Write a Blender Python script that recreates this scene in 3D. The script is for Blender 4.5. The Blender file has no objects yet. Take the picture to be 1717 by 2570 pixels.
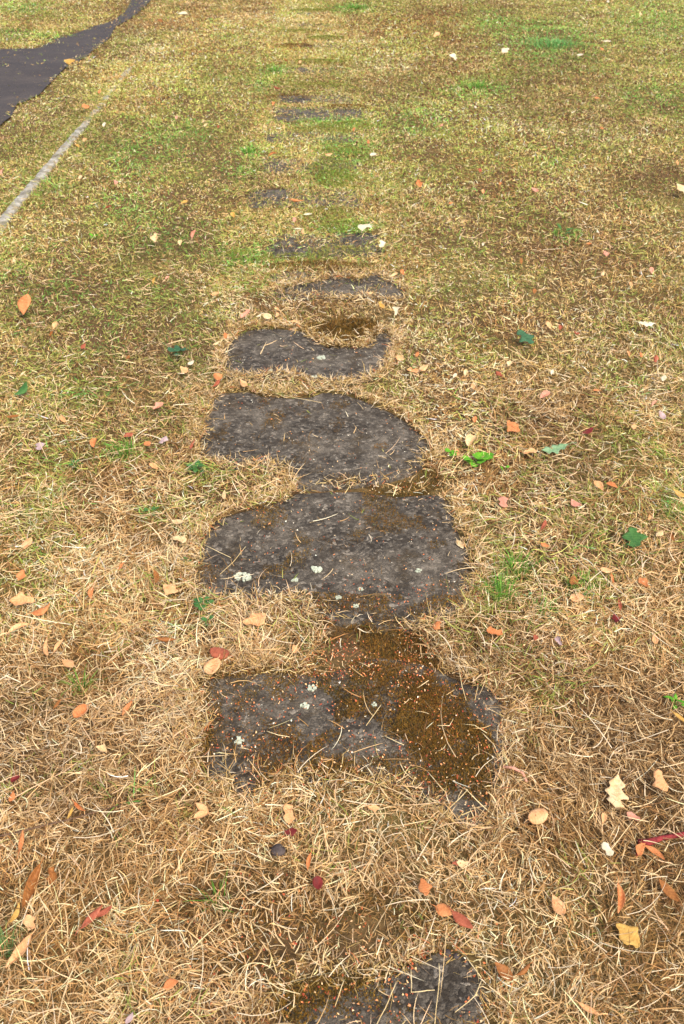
import bpy, bmesh, math, random
import numpy as np
from mathutils import Vector, Matrix

random.seed(7)
rng = np.random.default_rng(11)
scene = bpy.context.scene
col = scene.collection

# ------------------------------------------------------------------ camera, sky, sun, exposure
CAM_H, FPX, PW, PH = 1.5, 2200.0, 1717.0, 2570.0
PITCH = math.atan(1515.0 / FPX)                      # horizon lies 230 px above the photograph's top edge
cd = bpy.data.cameras.new('camera'); cam = bpy.data.objects.new('camera', cd); col.objects.link(cam)
cam.location = (0, 0, CAM_H); cam.rotation_euler = (math.pi/2 - PITCH, 0, 0)
cd.sensor_fit = 'VERTICAL'; cd.sensor_height = 36.0; cd.lens = 36.0*FPX/PH
cd.dof.use_dof = True; cd.dof.focus_distance = 2.1; cd.dof.aperture_fstop = 9.0
cd.clip_start = 0.05; cd.clip_end = 2000
scene.camera = cam

SUN_EL, SUN_AZ = math.radians(52), math.radians(150)   # azimuth clockwise from +Y: light from behind the right shoulder
world = bpy.data.worlds.new('World'); scene.world = world; world.use_nodes = True
wn = world.node_tree; bg = wn.nodes['Background']
sky = wn.nodes.new('ShaderNodeTexSky'); sky.sky_type = 'NISHITA'; sky.sun_disc = False
sky.sun_elevation = SUN_EL; sky.sun_rotation = SUN_AZ; sky.dust_density = 4.0; sky.air_density = 1.0; sky.ozone_density = 0.6
wn.links.new(sky.outputs[0], bg.inputs[0]); bg.inputs[1].default_value = 0.12
ld = bpy.data.lights.new('sun', 'SUN'); ld.energy = 1.5; ld.angle = math.radians(24); ld.color = (1.0, 0.94, 0.84)
sun = bpy.data.objects.new('sun', ld); col.objects.link(sun)
sd = Vector((math.sin(SUN_AZ)*math.cos(SUN_EL), math.cos(SUN_AZ)*math.cos(SUN_EL), math.sin(SUN_EL)))
sun.rotation_euler = (-sd).to_track_quat('-Z', 'Y').to_euler(); sun.location = (0, -5, 8)
vs = scene.view_settings
vs.view_transform = 'Standard'; vs.look = 'None'; vs.gamma = 1.0; vs.use_curve_mapping = False; vs.exposure = 1.03

# ------------------------------------------------------------------ pixel <-> ground helpers
SP, CP = math.sin(PITCH), math.cos(PITCH)
def unproject(x, y, z=0.0):
    u = (np.asarray(x, float) - PW/2)/FPX; v = (np.asarray(y, float) - PH/2)/FPX
    dz = -SP - v*CP; dy = CP - v*SP
    t = (z - CAM_H)/dz
    return u*t, dy*t
def project(X, Y, Z):
    dz = Z - CAM_H
    dep = Y*CP - dz*SP
    dn = -Y*SP - dz*CP
    return PW/2 + FPX*X/dep, PH/2 + FPX*dn/dep
def depth_at(Y): return Y*CP + CAM_H*SP
def zoomed(x0, y0, s, pts): return [(x0 + s*a, y0 + s*b) for a, b in pts]

# ------------------------------------------------------------------ noise
def hash2(ix, iy, seed):
    h = (ix.astype(np.int64)*374761393 + iy.astype(np.int64)*668265263 + seed*1442695041) & 0xFFFFFFFF
    h = ((h ^ (h >> 13))*1274126177) & 0xFFFFFFFF
    h = ((h ^ (h >> 16))*2246822519) & 0xFFFFFFFF
    return ((h ^ (h >> 15)) & 0xFFFFFF)/float(0xFFFFFF)
def vnoise(x, y, seed=0):
    x = np.asarray(x, float); y = np.asarray(y, float)
    ix = np.floor(x); iy = np.floor(y); fx = x-ix; fy = y-iy
    fx = fx*fx*(3-2*fx); fy = fy*fy*(3-2*fy)
    a = hash2(ix, iy, seed); b = hash2(ix+1, iy, seed); c = hash2(ix, iy+1, seed); d = hash2(ix+1, iy+1, seed)
    return (a*(1-fx)+b*fx)*(1-fy) + (c*(1-fx)+d*fx)*fy
def fbm(x, y, seed=0, n=3):
    s = 0; a = 1; t = 0
    for k in range(n):
        s = s + a*vnoise(x*2**k + 17.3*k, y*2**k - 9.1*k, seed+k); t += a; a *= .55
    return s/t
def smooth(a, b, x): t = np.clip((x-a)/(b-a), 0, 1); return t*t*(3-2*t)

PX0, PY0 = unproject(850, 2000); PX1, PY1 = unproject(790, 300)
def path_x(Y): return PX0 + (PX1-PX0)*(np.asarray(Y)-PY0)/(PY1-PY0)
def ground_h(X, Y):
    h = (fbm(X*1.3+5, Y*1.3, 3, 3)-.5)*.05 + (fbm(X*.22, Y*.22, 8, 2)-.5)*.12*smooth(5, 14, Y)
    return h*smooth(.35, .9, np.abs(X - path_x(Y)))

def srgb(r, g, b):
    return tuple((c/255/12.92 if c <= 10 else ((c/255+.055)/1.055)**2.4) for c in (r, g, b))

# ------------------------------------------------------------------ object helpers
def tag(o, label=None, cat=None, group=None, kind=None):
    if label: o['label'] = label
    if cat: o['category'] = cat
    if group: o['group'] = group
    if kind: o['kind'] = kind
    return o
def link(name, me, mat=None, parent=None):
    o = bpy.data.objects.new(name, me); col.objects.link(o)
    if mat is not None: me.materials.append(mat)
    if parent is not None: o.parent = parent
    return o
def mesh_np(name, V, quads=None, tris=None, colors=None, smooth_shade=False):
    me = bpy.data.meshes.new(name)
    quads = np.zeros((0, 4), np.int32) if quads is None else np.asarray(quads, np.int32)
    tris = np.zeros((0, 3), np.int32) if tris is None else np.asarray(tris, np.int32)
    me.vertices.add(len(V)); me.vertices.foreach_set('co', np.asarray(V, np.float32).ravel())
    nl = quads.size + tris.size
    me.loops.add(nl); me.loops.foreach_set('vertex_index', np.concatenate([quads.ravel(), tris.ravel()]).astype(np.int32))
    st = np.concatenate([np.arange(len(quads))*4, quads.size + np.arange(len(tris))*3]).astype(np.int32)
    me.polygons.add(len(st)); me.polygons.foreach_set('loop_start', st)
    if smooth_shade: me.polygons.foreach_set('use_smooth', np.ones(len(st), bool))
    me.update(calc_edges=True)
    if colors is not None:
        at = me.color_attributes.new('tint', 'FLOAT_COLOR', 'POINT')
        c4 = np.ones((len(V), 4), np.float32); c4[:, :3] = colors
        at.data.foreach_set('color', c4.ravel())
    return me

# ------------------------------------------------------------------ materials
class N:
    def __init__(s, name):
        s.m = bpy.data.materials.new(name); s.m.use_nodes = True; s.t = s.m.node_tree
        s.b = s.t.nodes['Principled BSDF']; s.out = s.t.nodes['Material Output']
    def n(s, typ, **kw):
        nd = s.t.nodes.new(typ)
        for k, v in kw.items(): setattr(nd, k, v)
        return nd
    def l(s, a, b): s.t.links.new(a, b)
    def coord(s): return s.n('ShaderNodeTexCoord').outputs['Object']
    def noise(s, scale, detail=4, rough=.6, vec=None):
        k = s.n('ShaderNodeTexNoise'); k.inputs['Scale'].default_value = scale
        k.inputs['Detail'].default_value = detail; k.inputs['Roughness'].default_value = rough
        s.l(vec if vec is not None else s.coord(), k.inputs['Vector']); return k.outputs['Fac']
    def ramp(s, fac, stops):
        r = s.n('ShaderNodeValToRGB'); e = r.color_ramp.elements
        while len(e) < len(stops): e.new(.5)
        for k, (p, c) in zip(e, stops): k.position = p; k.color = (*c, 1)
        s.l(fac, r.inputs[0]); return r.outputs[0]
    def mix(s, fac, a, b, mode='MIX'):
        k = s.n('ShaderNodeMix', data_type='RGBA', blend_type=mode)
        for sock, v in ((k.inputs[0], fac), (k.inputs[6], a), (k.inputs[7], b)):
            if isinstance(v, (int, float)): sock.default_value = v
            elif isinstance(v, tuple): sock.default_value = (*v, 1)
            else: s.l(v, sock)
        return k.outputs[2]
    def math(s, op, a, b):
        k = s.n('ShaderNodeMath', operation=op)
        for sock, v in zip(k.inputs, (a, b)):
            if isinstance(v, (int, float)): sock.default_value = v
            else: s.l(v, sock)
        return k.outputs[0]
    def bump(s, h, strength, dist=.003):
        k = s.n('ShaderNodeBump'); k.inputs['Strength'].default_value = strength; k.inputs['Distance'].default_value = dist
        s.l(h, k.inputs['Height']); s.l(k.outputs[0], s.b.inputs['Normal']); return k
    def set(s, color=None, rough=.8, spec=.3):
        if isinstance(color, tuple): s.b.inputs['Base Color'].default_value = (*color, 1)
        elif color is not None: s.l(color, s.b.inputs['Base Color'])
        s.b.inputs['Roughness'].default_value = rough; s.b.inputs['Specular IOR Level'].default_value = spec
    def translucent(s, color, f):
        tr = s.n('ShaderNodeBsdfTranslucent'); mx = s.n('ShaderNodeMixShader'); mx.inputs[0].default_value = f
        s.l(color, tr.inputs[0]); s.l(s.b.outputs[0], mx.inputs[1]); s.l(tr.outputs[0], mx.inputs[2])
        s.l(mx.outputs[0], s.out.inputs['Surface'])

def mat_grass(name, tl=.25):
    k = N(name); a = k.n('ShaderNodeAttribute', attribute_name='tint').outputs['Color']
    k.set(a, .65, .25); k.translucent(a, tl); return k.m
M_GRASS = mat_grass('dry_grass_blades', .15)
M_MOSS = mat_grass('moss_fronds', .1)
M_LITTER = mat_grass('bud_litter', .1)

def mat_ground():
    k = N('soil_and_thatch'); c = k.coord()
    f1 = k.noise(9, 6, .7, c); f2 = k.noise(70, 5, .7, c); f3 = k.noise(1.3, 3, .5, c)
    a = k.ramp(f2, [(.3, srgb(60, 45, 30)), (.5, srgb(96, 74, 50)), (.7, srgb(142, 112, 76))])
    b = k.ramp(f1, [(.3, srgb(76, 62, 40)), (.6, srgb(112, 88, 58)), (.8, srgb(140, 112, 74))])
    g = k.mix(.45, a, b)
    g = k.mix(k.ramp(f3, [(.45, (0, 0, 0)), (.7, (.5, .5, .5))]), g, srgb(128, 122, 64))
    k.set(g, .95, .1); k.bump(f2, .8, .01); return k.m
M_GROUND = mat_ground()

def mat_slab():
    k = N('weathered_aggregate_slab'); c = k.coord()
    wob = k.n('ShaderNodeVectorMath', operation='MULTIPLY_ADD')
    nz = k.n('ShaderNodeTexNoise'); nz.inputs['Scale'].default_value = 75; nz.inputs['Detail'].default_value = 4; k.l(c, nz.inputs['Vector'])
    k.l(nz.outputs['Color'], wob.inputs[0]); wob.inputs[1].default_value = (.016, .016, .016); k.l(c, wob.inputs[2])
    vo = k.n('ShaderNodeTexVoronoi', feature='DISTANCE_TO_EDGE'); vo.inputs['Scale'].default_value = 105; k.l(wob.outputs[0], vo.inputs['Vector'])
    vc = k.n('ShaderNodeTexVoronoi', feature='F1'); vc.inputs['Scale'].default_value = 105; k.l(wob.outputs[0], vc.inputs['Vector'])
    sep = k.n('ShaderNodeSeparateColor'); k.l(vc.outputs['Color'], sep.inputs[0])
    grain = k.ramp(sep.outputs[0], [(0, srgb(58, 51, 43)), (.5, srgb(94, 86, 75)), (.85, srgb(122, 112, 98)), (1, srgb(164, 152, 134))])
    big = k.noise(5.5, 5, .6, c)
    dust = k.ramp(big, [(.44, (0, 0, 0)), (.70, (.6, .6, .6))])
    g = k.mix(dust, grain, srgb(160, 147, 128))
    fine = k.noise(240, 4, .75, c)
    g = k.mix(.75, g, k.ramp(fine, [(.36, (.3, .3, .3)), (.6, (1, 1, 1))]), 'MULTIPLY')
    joint = k.ramp(vo.outputs['Distance'], [(.0, (1, 1, 1)), (.07, (0, 0, 0))])
    jn = k.math('MULTIPLY', joint, k.ramp(k.noise(14, 3, .6, c), [(.38, (.0, .0, .0)), (.66, (.7, .7, .7))]))
    g = k.mix(jn, g, srgb(40, 33, 26))
    mo = k.math('MULTIPLY', k.ramp(k.noise(8, 6, .7, c), [(.56, (0, 0, 0)), (.68, (.75, .75, .75))]), k.ramp(k.noise(120, 3, .6, c), [(.4, (.2, .2, .2)), (.6, (1, 1, 1))]))
    dk = k.ramp(k.noise(26, 5, .7, c), [(.40, (.7, .7, .7)), (.52, (0, 0, 0))])
    g = k.mix(dk, g, srgb(62, 54, 44))
    g = k.mix(mo, g, srgb(78, 60, 28))
    k.set(g, .8, .22)
    cell = k.math('MULTIPLY', k.ramp(vo.outputs['Distance'], [(0, (0, 0, 0)), (.25, (1, 1, 1))]), k.ramp(k.noise(14, 3, .6, c), [(.36, (.12, .12, .12)), (.66, (.7, .7, .7))]))
    h = k.math('ADD', cell, k.math('MULTIPLY', fine, .8))
    h = k.math('ADD', h, k.math('MULTIPLY', k.noise(90, 5, .75, c), 1.2))
    h = k.math('ADD', h, k.math('MULTIPLY', sep.outputs[1], .25))
    k.bump(h, .9, .004); return k.m
M_SLAB = mat_slab()

def mat_asphalt():
    k = N('worn_asphalt'); c = k.coord()
    f = k.noise(160, 4, .8, c); b = k.noise(1.7, 4, .6, c)
    g = k.ramp(f, [(.3, srgb(44, 39, 37)), (.55, srgb(70, 63, 60)), (.75, srgb(98, 89, 84))])
    g = k.mix(k.ramp(b, [(.42, (0, 0, 0)), (.7, (.6, .6, .6))]), g, srgb(86, 77, 71))
    g = k.mix(k.ramp(k.noise(9, 5, .7, c), [(.55, (0, 0, 0)), (.72, (.5, .5, .5))]), g, srgb(104, 90, 75))
    k.set(g, .85, .3); k.bump(f, .6, .004); return k.m
M_ASPH = mat_asphalt()

def mat_kerb():
    k = N('lichened_concrete_kerb'); c = k.coord()
    f = k.noise(13, 7, .75, c); y = k.noise(5, 5, .65, c)
    g = k.ramp(f, [(.32, srgb(92, 84, 66)), (.47, srgb(146, 140, 126)), (.68, srgb(206, 200, 186))])
    g = k.mix(k.ramp(y, [(.52, (0, 0, 0)), (.62, (.8, .8, .8))]), g, srgb(158, 134, 78))
    k.set(g, .9, .2); k.bump(f, .6, .005); return k.m
M_KERB = mat_kerb()

def mat_leaf(name, c1, c2, spots=.0, tl=.2):
    k = N(name); c = k.coord()
    f = k.noise(55, 4, .6, c); oi = k.n('ShaderNodeObjectInfo')
    g = k.ramp(f, [(.3, c2), (.62, c1)])
    g = k.mix(k.math('MULTIPLY', oi.outputs['Random'], .45), g, c2)
    gen = k.n('ShaderNodeUVMap').outputs[0]
    wv = k.n('ShaderNodeTexWave', wave_type='BANDS', bands_direction='X'); wv.inputs['Scale'].default_value = 2.4
    wv.inputs['Distortion'].default_value = .4; k.l(gen, wv.inputs['Vector'])
    vein = k.ramp(wv.outputs['Fac'], [(.0, (1, 1, 1)), (.12, (0, 0, 0))])
    g = k.mix(k.math('MULTIPLY', vein, .22), g, tuple(min(1, x*1.5+.02) for x in c1))
    if spots:
        g = k.mix(k.ramp(k.noise(150, 2, .5, c), [(.6, (0, 0, 0)), (.66, (spots,)*3)]), g, tuple(x*.3 for x in c2))
    k.set(g, .6, .3); k.bump(f, .4, .002); k.translucent(g, tl); return k.m
LM = {
 'cream':  mat_leaf('cream_leaf', srgb(244, 218, 172), srgb(214, 172, 116), .35),
 'peach':  mat_leaf('peach_leaf', srgb(240, 194, 142), srgb(216, 150, 94), .3),
 'orange': mat_leaf('orange_leaf', srgb(224, 154, 98), srgb(188, 110, 60), .3),
 'brown':  mat_leaf('brown_leaf', srgb(180, 120, 62), srgb(136, 82, 38), .3),
 'red brown': mat_leaf('red_brown_leaf', srgb(190, 108, 78), srgb(144, 72, 48), .2),
 'pink':   mat_leaf('pink_leaf', srgb(228, 168, 142), srgb(196, 128, 100), .2),
 'white':  mat_leaf('white_leaf', srgb(232, 222, 196), srgb(206, 188, 150), .1),
 'yellow': mat_leaf('yellow_leaf', srgb(222, 182, 100), srgb(186, 138, 62), .3),
 'lilac':  mat_leaf('lilac_leaf', srgb(206, 182, 178), srgb(172, 144, 140), .0),
 'dark red': mat_leaf('dark_red_leaf', srgb(134, 46, 40), srgb(92, 28, 26), .0),
 'green':  mat_leaf('green_leaf', srgb(82, 128, 60), srgb(58, 98, 48), .0),
 'grey green': mat_leaf('grey_green_leaf', srgb(146, 178, 132), srgb(112, 146, 100), .0),
 'dark green': mat_leaf('dark_green_leaf', srgb(72, 112, 76), srgb(46, 82, 52), .0),
 'bright green': mat_leaf('bright_green_leaf', srgb(118, 182, 44), srgb(78, 142, 30), .0),
}
def mat_plain(name, c1, c2, scale=80, rough=.8):
    k = N(name); f = k.noise(scale, 4, .6); k.set(k.ramp(f, [(.35, c1), (.65, c2)]), rough, .25); k.bump(f, .5, .002); return k.m
M_REDTWIG = mat_plain('red_bark', srgb(92, 26, 30), srgb(150, 58, 56))
M_TWIG = mat_plain('grey_brown_bark', srgb(78, 58, 44), srgb(120, 92, 70))
M_STRAW = mat_plain('bleached_straw', srgb(206, 176, 118), srgb(238, 216, 166), 30)
M_LICHEN = mat_plain('pale_lichen', srgb(150, 156, 132), srgb(204, 208, 184), 200, .95)
M_PEBBLE = mat_plain('dark_pebble', srgb(50, 42, 40), srgb(88, 78, 74), 60)
M_STEM = mat_plain('green_stem', srgb(84, 120, 44), srgb(120, 150, 64))

# ------------------------------------------------------------------ what lies where (photograph pixels, all on the ground)
Z1 = (560, 0, .3189); Z2 = (560, 370, .3189); Z3 = (460, 760, .459); Z4 = (440, 1200, .5357); Z5 = (440, 1620, .574); Z6 = (540, 2250, .5102); ZA = (0, 0, .5485)
SLAB2 = zoomed(*Z3, [(200,490),(350,480),(420,508),(560,515),(700,512),(780,480),(880,497),(990,530),(1090,575),(1190,620),(1260,680),(1330,740),(1352,800),(1320,870),(1260,930),(1150,965),(1040,990),(900,1005),(720,1015),(620,1010),(600,930),(500,895),(300,905),(210,880),(110,845),(93,760),(110,640),(140,560)])
SLAB1 = zoomed(*Z3, [(215,270),(260,210),(330,150),(420,138),(560,142),(640,150),(690,180),(740,215),(790,248),(900,258),(1010,245),(1040,190),(1080,158),(1120,160),(1152,200),(1145,250),(1120,320),(1080,370),(1030,420),(900,442),(760,447),(660,430),(600,395),(500,402),(400,412),(300,402),(240,392),(228,330)])
SLAB3 = zoomed(*Z4, [(560,62),(700,60),(860,58),(960,72),(1060,85),(1200,68),(1270,88),(1300,150),(1312,230),(1350,290),(1388,380),(1400,480),(1390,560),(1330,620),(1240,655),(1140,695),(1060,722),(980,732),(900,690),(780,690),(690,645),(620,602),(560,562),(480,572),(300,588),(150,560),(80,500),(90,420),(120,330),(150,250),(200,180),(330,150),(450,110),(530,100)])
SLAB4 = zoomed(*Z5, [(120,140),(300,118),(420,110),(560,120),(660,120),(760,80),(850,50),(980,50),(1100,80),(1200,125),(1300,170),(1400,185),(1450,260),(1435,400),(1445,480),(1432,560),(1405,640),(1385,750),(1290,790),(1150,700),(950,612),(800,600),(640,605),(560,565),(450,565),(400,640),(330,700),(280,640),(250,580),(160,600),(120,480),(150,380),(105,240)])
GAP34 = zoomed(*Z4, [(690,640),(780,680),(900,680),(980,730),(1060,720),(1150,750),(1240,830),(1250,900),(1230,960),(980,960),(560,960),(640,850),(700,750)])
GAP23 = zoomed(*Z3, [(620,1000),(720,1010),(900,1000),(1050,960),(1250,900),(1330,880),(1420,960),(1440,1040),(1380,1100),(620,1100)])
SLAB5 = zoomed(*Z6, [(330,500),(500,430),(650,445),(800,400),(950,330),(1100,265),(1200,270),(1300,360),(1340,480),(1335,640),(1330,760),(560,760),(400,700),(300,610)])
NOTCH1 = zoomed(*Z3, [(640,130),(800,110),(950,100),(1060,120),(1060,200),(1010,245),(900,258),(790,248),(740,215),(690,180)])
FAR_BARE = [
 zoomed(*Z2, [(400,1130),(600,1090),(720,1080),(850,1040),(1000,1030),(1060,1060),(1120,1020),(1220,1005),(1350,1075),(1445,1150),(1400,1195),(1250,1195),(1100,1165),(1020,1205),(880,1185),(700,1175),(560,1155)]),
 zoomed(*Z2, [(370,830),(420,770),(470,705),(540,712),(560,765),(645,775),(635,835),(520,855),(420,865)]),
 zoomed(*Z2, [(905,742),(1000,695),(1100,680),(1240,640),(1250,680),(1180,720),(1120,765),(1050,775)]),
 zoomed(*Z2, [(275,360),(330,315),(480,325),(505,380),(440,425),(360,395)]),
 zoomed(*Z2, [(205,460),(280,425),(350,430),(250,492)]),
 zoomed(*Z2, [(320,130),(480,118),(525,170),(400,185),(340,165)]),
 zoomed(*Z1, [(335,1075),(370,1055),(425,1060),(400,1112),(350,1110)]),
 zoomed(*Z1, [(400,880),(470,862),(620,870),(830,885),(840,918),(700,922),(600,900),(480,890)]),
 zoomed(*Z1, [(400,918),(480,908),(600,916),(580,943),(430,946)]),
 zoomed(*Z1, [(860,880),(1010,860),(1100,860),(1090,905),(900,915)]),
 zoomed(*Z1, [(430,742),(560,735),(680,765),(710,800),(600,808),(480,806)]),
 zoomed(*Z1, [(595,535),(665,540),(650,575),(610,572)]),
 zoomed(*Z1, [(605,345),(705,348),(700,372),(620,370)]),
 zoomed(*Z1, [(570,190),(640,190),(630,210),(580,210)]),
 zoomed(*Z1, [(575,100),(700,98),(690,115),(590,116)]),
]
ASPH_PX = zoomed(*ZA, [(0,590),(60,540),(80,490),(180,440),(250,370),(330,315),(410,262),(480,212),(530,130),(605,75),(690,0)]) , zoomed(*ZA, [(600,0),(570,50),(520,90),(450,120),(380,150),(250,192),(170,232),(0,238)])
KERB_PX = zoomed(*ZA, [(0,1045),(60,962),(130,882),(190,802),(250,742),(300,680),(350,612),(400,552),(460,482),(540,392),(600,330)])

def inpoly(px, py, poly):
    p = np.asarray(poly, float); out = np.zeros(px.shape, bool)
    bb = (px >= p[:, 0].min()) & (px <= p[:, 0].max()) & (py >= p[:, 1].min()) & (py <= p[:, 1].max())
    idx = np.nonzero(bb)[0]
    if len(idx) == 0: return out
    x = px[idx]; y = py[idx]; c = np.zeros(len(idx), bool)
    x0, y0 = p[-1]
    for x1, y1 in p:
        if y0 != y1:
            c ^= ((y1 > y) != (y0 > y)) & (x < (x0-x1)*(y-y1)/(y0-y1) + x1)
        x0, y0 = x1, y1
    out[idx] = c; return out

# ------------------------------------------------------------------ ground
def build_ground():
    ys = np.concatenate([np.linspace(-6, .2, 20), np.linspace(.3, 6, 130), np.linspace(6.15, 26, 110), np.geomspace(27, 420, 24)])
    xs = np.concatenate([-np.geomspace(300, 12, 18), np.linspace(-11.5, -2.2, 60), np.linspace(-2.1, 2.1, 100), np.linspace(2.2, 11.5, 60), np.geomspace(12, 300, 18)])
    X, Y = np.meshgrid(xs, ys); Zz = ground_h(X, Y) - .004
    V = np.stack([X, Y, Zz], -1).reshape(-1, 3); nx, ny = len(xs), len(ys)
    i = np.arange(nx-1)[None] + np.arange(ny-1)[:, None]*nx
    q = np.stack([i, i+1, i+1+nx, i+nx], -1).reshape(-1, 4)
    tag(link('ground', mesh_np('ground', V, q, smooth_shade=True), M_GROUND), kind='structure')
build_ground()

# asphalt path in the far left corner
lo = [unproject(*p) for p in ASPH_PX[0]]; hi = [unproject(*p) for p in ASPH_PX[1]]
def ext(a, b, d):
    a = np.array(a); b = np.array(b); v = (b-a)/np.linalg.norm(b-a); return tuple(b + v*d)
world_asph = [tuple(map(float, p)) for p in [(lo[0][0]-7.0, lo[0][1]-1.4)] + lo + [ext(lo[-4], lo[-1], 14), ext(hi[2], hi[0], 14)] + hi + [(hi[-1][0]-9, hi[-1][1]+.3)]]
bm = bmesh.new()
f = bm.faces.new([bm.verts.new((x, y, 0)) for x, y in world_asph])
bmesh.ops.triangulate(bm, faces=[f])
bmesh.ops.subdivide_edges(bm, edges=bm.edges[:], cuts=5, use_grid_fill=True)
for v in bm.verts: v.co.z = float(ground_h(v.co.x, v.co.y)) + .012
bmesh.ops.recalc_face_normals(bm, faces=bm.faces[:])
if sum(fc.normal.z for fc in bm.faces) < 0: bmesh.ops.reverse_faces(bm, faces=bm.faces[:])
me = bpy.data.meshes.new('path'); bm.to_mesh(me); bm.free()
tag(link('path', me, M_ASPH), kind='structure')

# ------------------------------------------------------------------ slabs
def resample(P, n):
    P = np.asarray(P, float); Q = np.vstack([P, P[:1]])
    d = np.r_[0, np.cumsum(np.linalg.norm(np.diff(Q, axis=0), axis=1))]
    t = np.linspace(0, d[-1], n, endpoint=False)
    return np.stack([np.interp(t, d, Q[:, k]) for k in (0, 1)], -1)
def relax(P, k=2):
    for _ in range(k): P = (np.roll(P, 1, 0) + 2*P + np.roll(P, -1, 0))/4
    return P
def slab_mesh(name, outline, nb=220, nr=34, top=.008, seed=0):
    P = relax(resample(outline, nb), 3)
    c = P.mean(0); ori = c.copy(); P = P - c
    ang = np.linspace(0, 40, nb)
    P *= (1 + .03*(vnoise(P[:, 0]*30, P[:, 1]*30, seed)-.5))[:, None]
    V = [(0, 0, top)]; rs = np.linspace(0, 1, nr+1)[1:]
    for r in rs: V += [(x*r, y*r, top) for x, y in P]
    V = np.array(V); V[:, 2] += (fbm(V[:, 0]*9+seed*3, V[:, 1]*9, 40+seed, 3)-.5)*.006
    V[-nb:, 2] -= .006; V[-2*nb:-nb, 2] -= .0015
    low = np.c_[P*1.0, np.full(nb, -.045)]; n0 = len(V); V = np.vstack([V, low, [[0, 0, -.045]]])
    k = np.arange(nb); k1 = (k+1) % nb; q = []; 
    for j in range(nr):
        a = 1 + (j-1)*nb; b = 1 + j*nb
        if j == 0: tr = np.stack([np.zeros(nb, int), 1+k, 1+k1], -1)
        else: q.append(np.stack([a+k, b+k, b+k1, a+k1], -1))
    a = 1 + (nr-1)*nb; q.append(np.stack([a+k, n0+k, n0+k1, a+k1], -1))
    tr2 = np.stack([np.full(nb, len(V)-1), n0+k1, n0+k], -1)
    area = np.sum(P[:, 0]*np.roll(P[:, 1], -1) - np.roll(P[:, 0], -1)*P[:, 1])
    q = np.vstack(q); t = np.vstack([tr, tr2])
    if area < 0: q = q[:, ::-1]; t = t[:, ::-1]
    return mesh_np(name, V, q, t, smooth_shade=True), ori
def world_poly(px): return [tuple(map(float, unproject(*p, .008))) for p in px]
SLABS = []
near_defs = [
 (SLAB5, 'dark slab sunk in straw with only a thin bare strip showing', 'stepping stone'),
 (SLAB4, 'dark slab half covered in brown moss and orange bud litter', 'stepping stone'),
 (SLAB3, 'largest bare dark slab dotted with pale lichen spots', 'stepping stone'),
 (SLAB2, 'wide bare grey slab with rounded outline and no lichen or leaves', 'stepping stone'),
 (SLAB1, 'short bare slab with a notch of brown moss in its far edge', 'stepping stone'),
]
slab_objs = {}
for i, (pp, lab, cat) in enumerate(near_defs):
    me, o = slab_mesh('stepping_stone', world_poly(pp), seed=i)
    ob = link('stepping_stone', me, M_SLAB); ob.location = (o[0], o[1], 0)
    tag(ob, lab, cat, 'stepping slabs of the overgrown path'); slab_objs[i] = ob
# the farther slabs are whole under the grass; only scraps of them show
FARLAB = [f'far overgrown slab nearly hidden by grass, {q} last in the slab row' for q in ('fourth', 'third', 'second')] + ['farthest overgrown slab, last in the row, nearly hidden by grass']
far_rows = [((560+.3189*400, 745), (560+.3189*1440, 700), .40, 'half buried slab showing a long ragged grey strip through the moss'),
            ((672, 640), (955, 585), .42, 'overgrown slab showing two small grey patches beside a white leaf'),
            ((628, 515), (905, 470), .42, 'overgrown slab showing a dark patch and moss on one side'),
            ((650, 430), (900, 400), .42, 'overgrown slab with one small grey corner showing past green moss'),
            ((662, 355), (895, 325), .42, 'overgrown slab with a tiny grey corner showing'),
            ((675, 302), (915, 270), .66, 'overgrown slab showing a wide thin grey strip'),
            ((698, 256), (900, 234), .42, 'overgrown slab showing a small grey strip at its kerb side corner'),
            ((722, 182), (870, 168), .42, FARLAB.pop(0)),
            ((740, 118), (860, 108), .42, FARLAB.pop(0)),
            ((745, 66), (850, 60), .42, FARLAB.pop(0)),
            ((748, 36), (840, 30), .42, FARLAB.pop(0))]
for i, (a, b, dpt, lab) in enumerate(far_rows):
    xa, ya = unproject(a[0], a[1]); xb, _ = unproject(b[0], a[1]); xa, xb, ya = float(xa)-.02, float(xb)+.02, float(ya)-.03
    jit = lambda: random.uniform(-.025, .025)
    out = [(xa+.03+jit(), ya+jit()), (xa+.35, ya+jit()), (xb-.05+jit(), ya+jit()), (xb+jit()*.5, ya+.06), (xb+jit(), ya+dpt-.05), (xb-.06, ya+dpt+jit()), (xa+.3, ya+dpt+jit()), (xa+.04, ya+dpt+jit()), (xa+jit(), ya+dpt-.06), (xa+jit()*.5, ya+.08)]
    me, o = slab_mesh('stepping_stone', out, nb=90, nr=8, top=.003, seed=20+i)
    ob = link('stepping_stone', me, M_SLAB); ob.location = (o[0], o[1], 0)
    tag(ob, lab, 'stepping stone', 'stepping slabs of the overgrown path')

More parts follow.
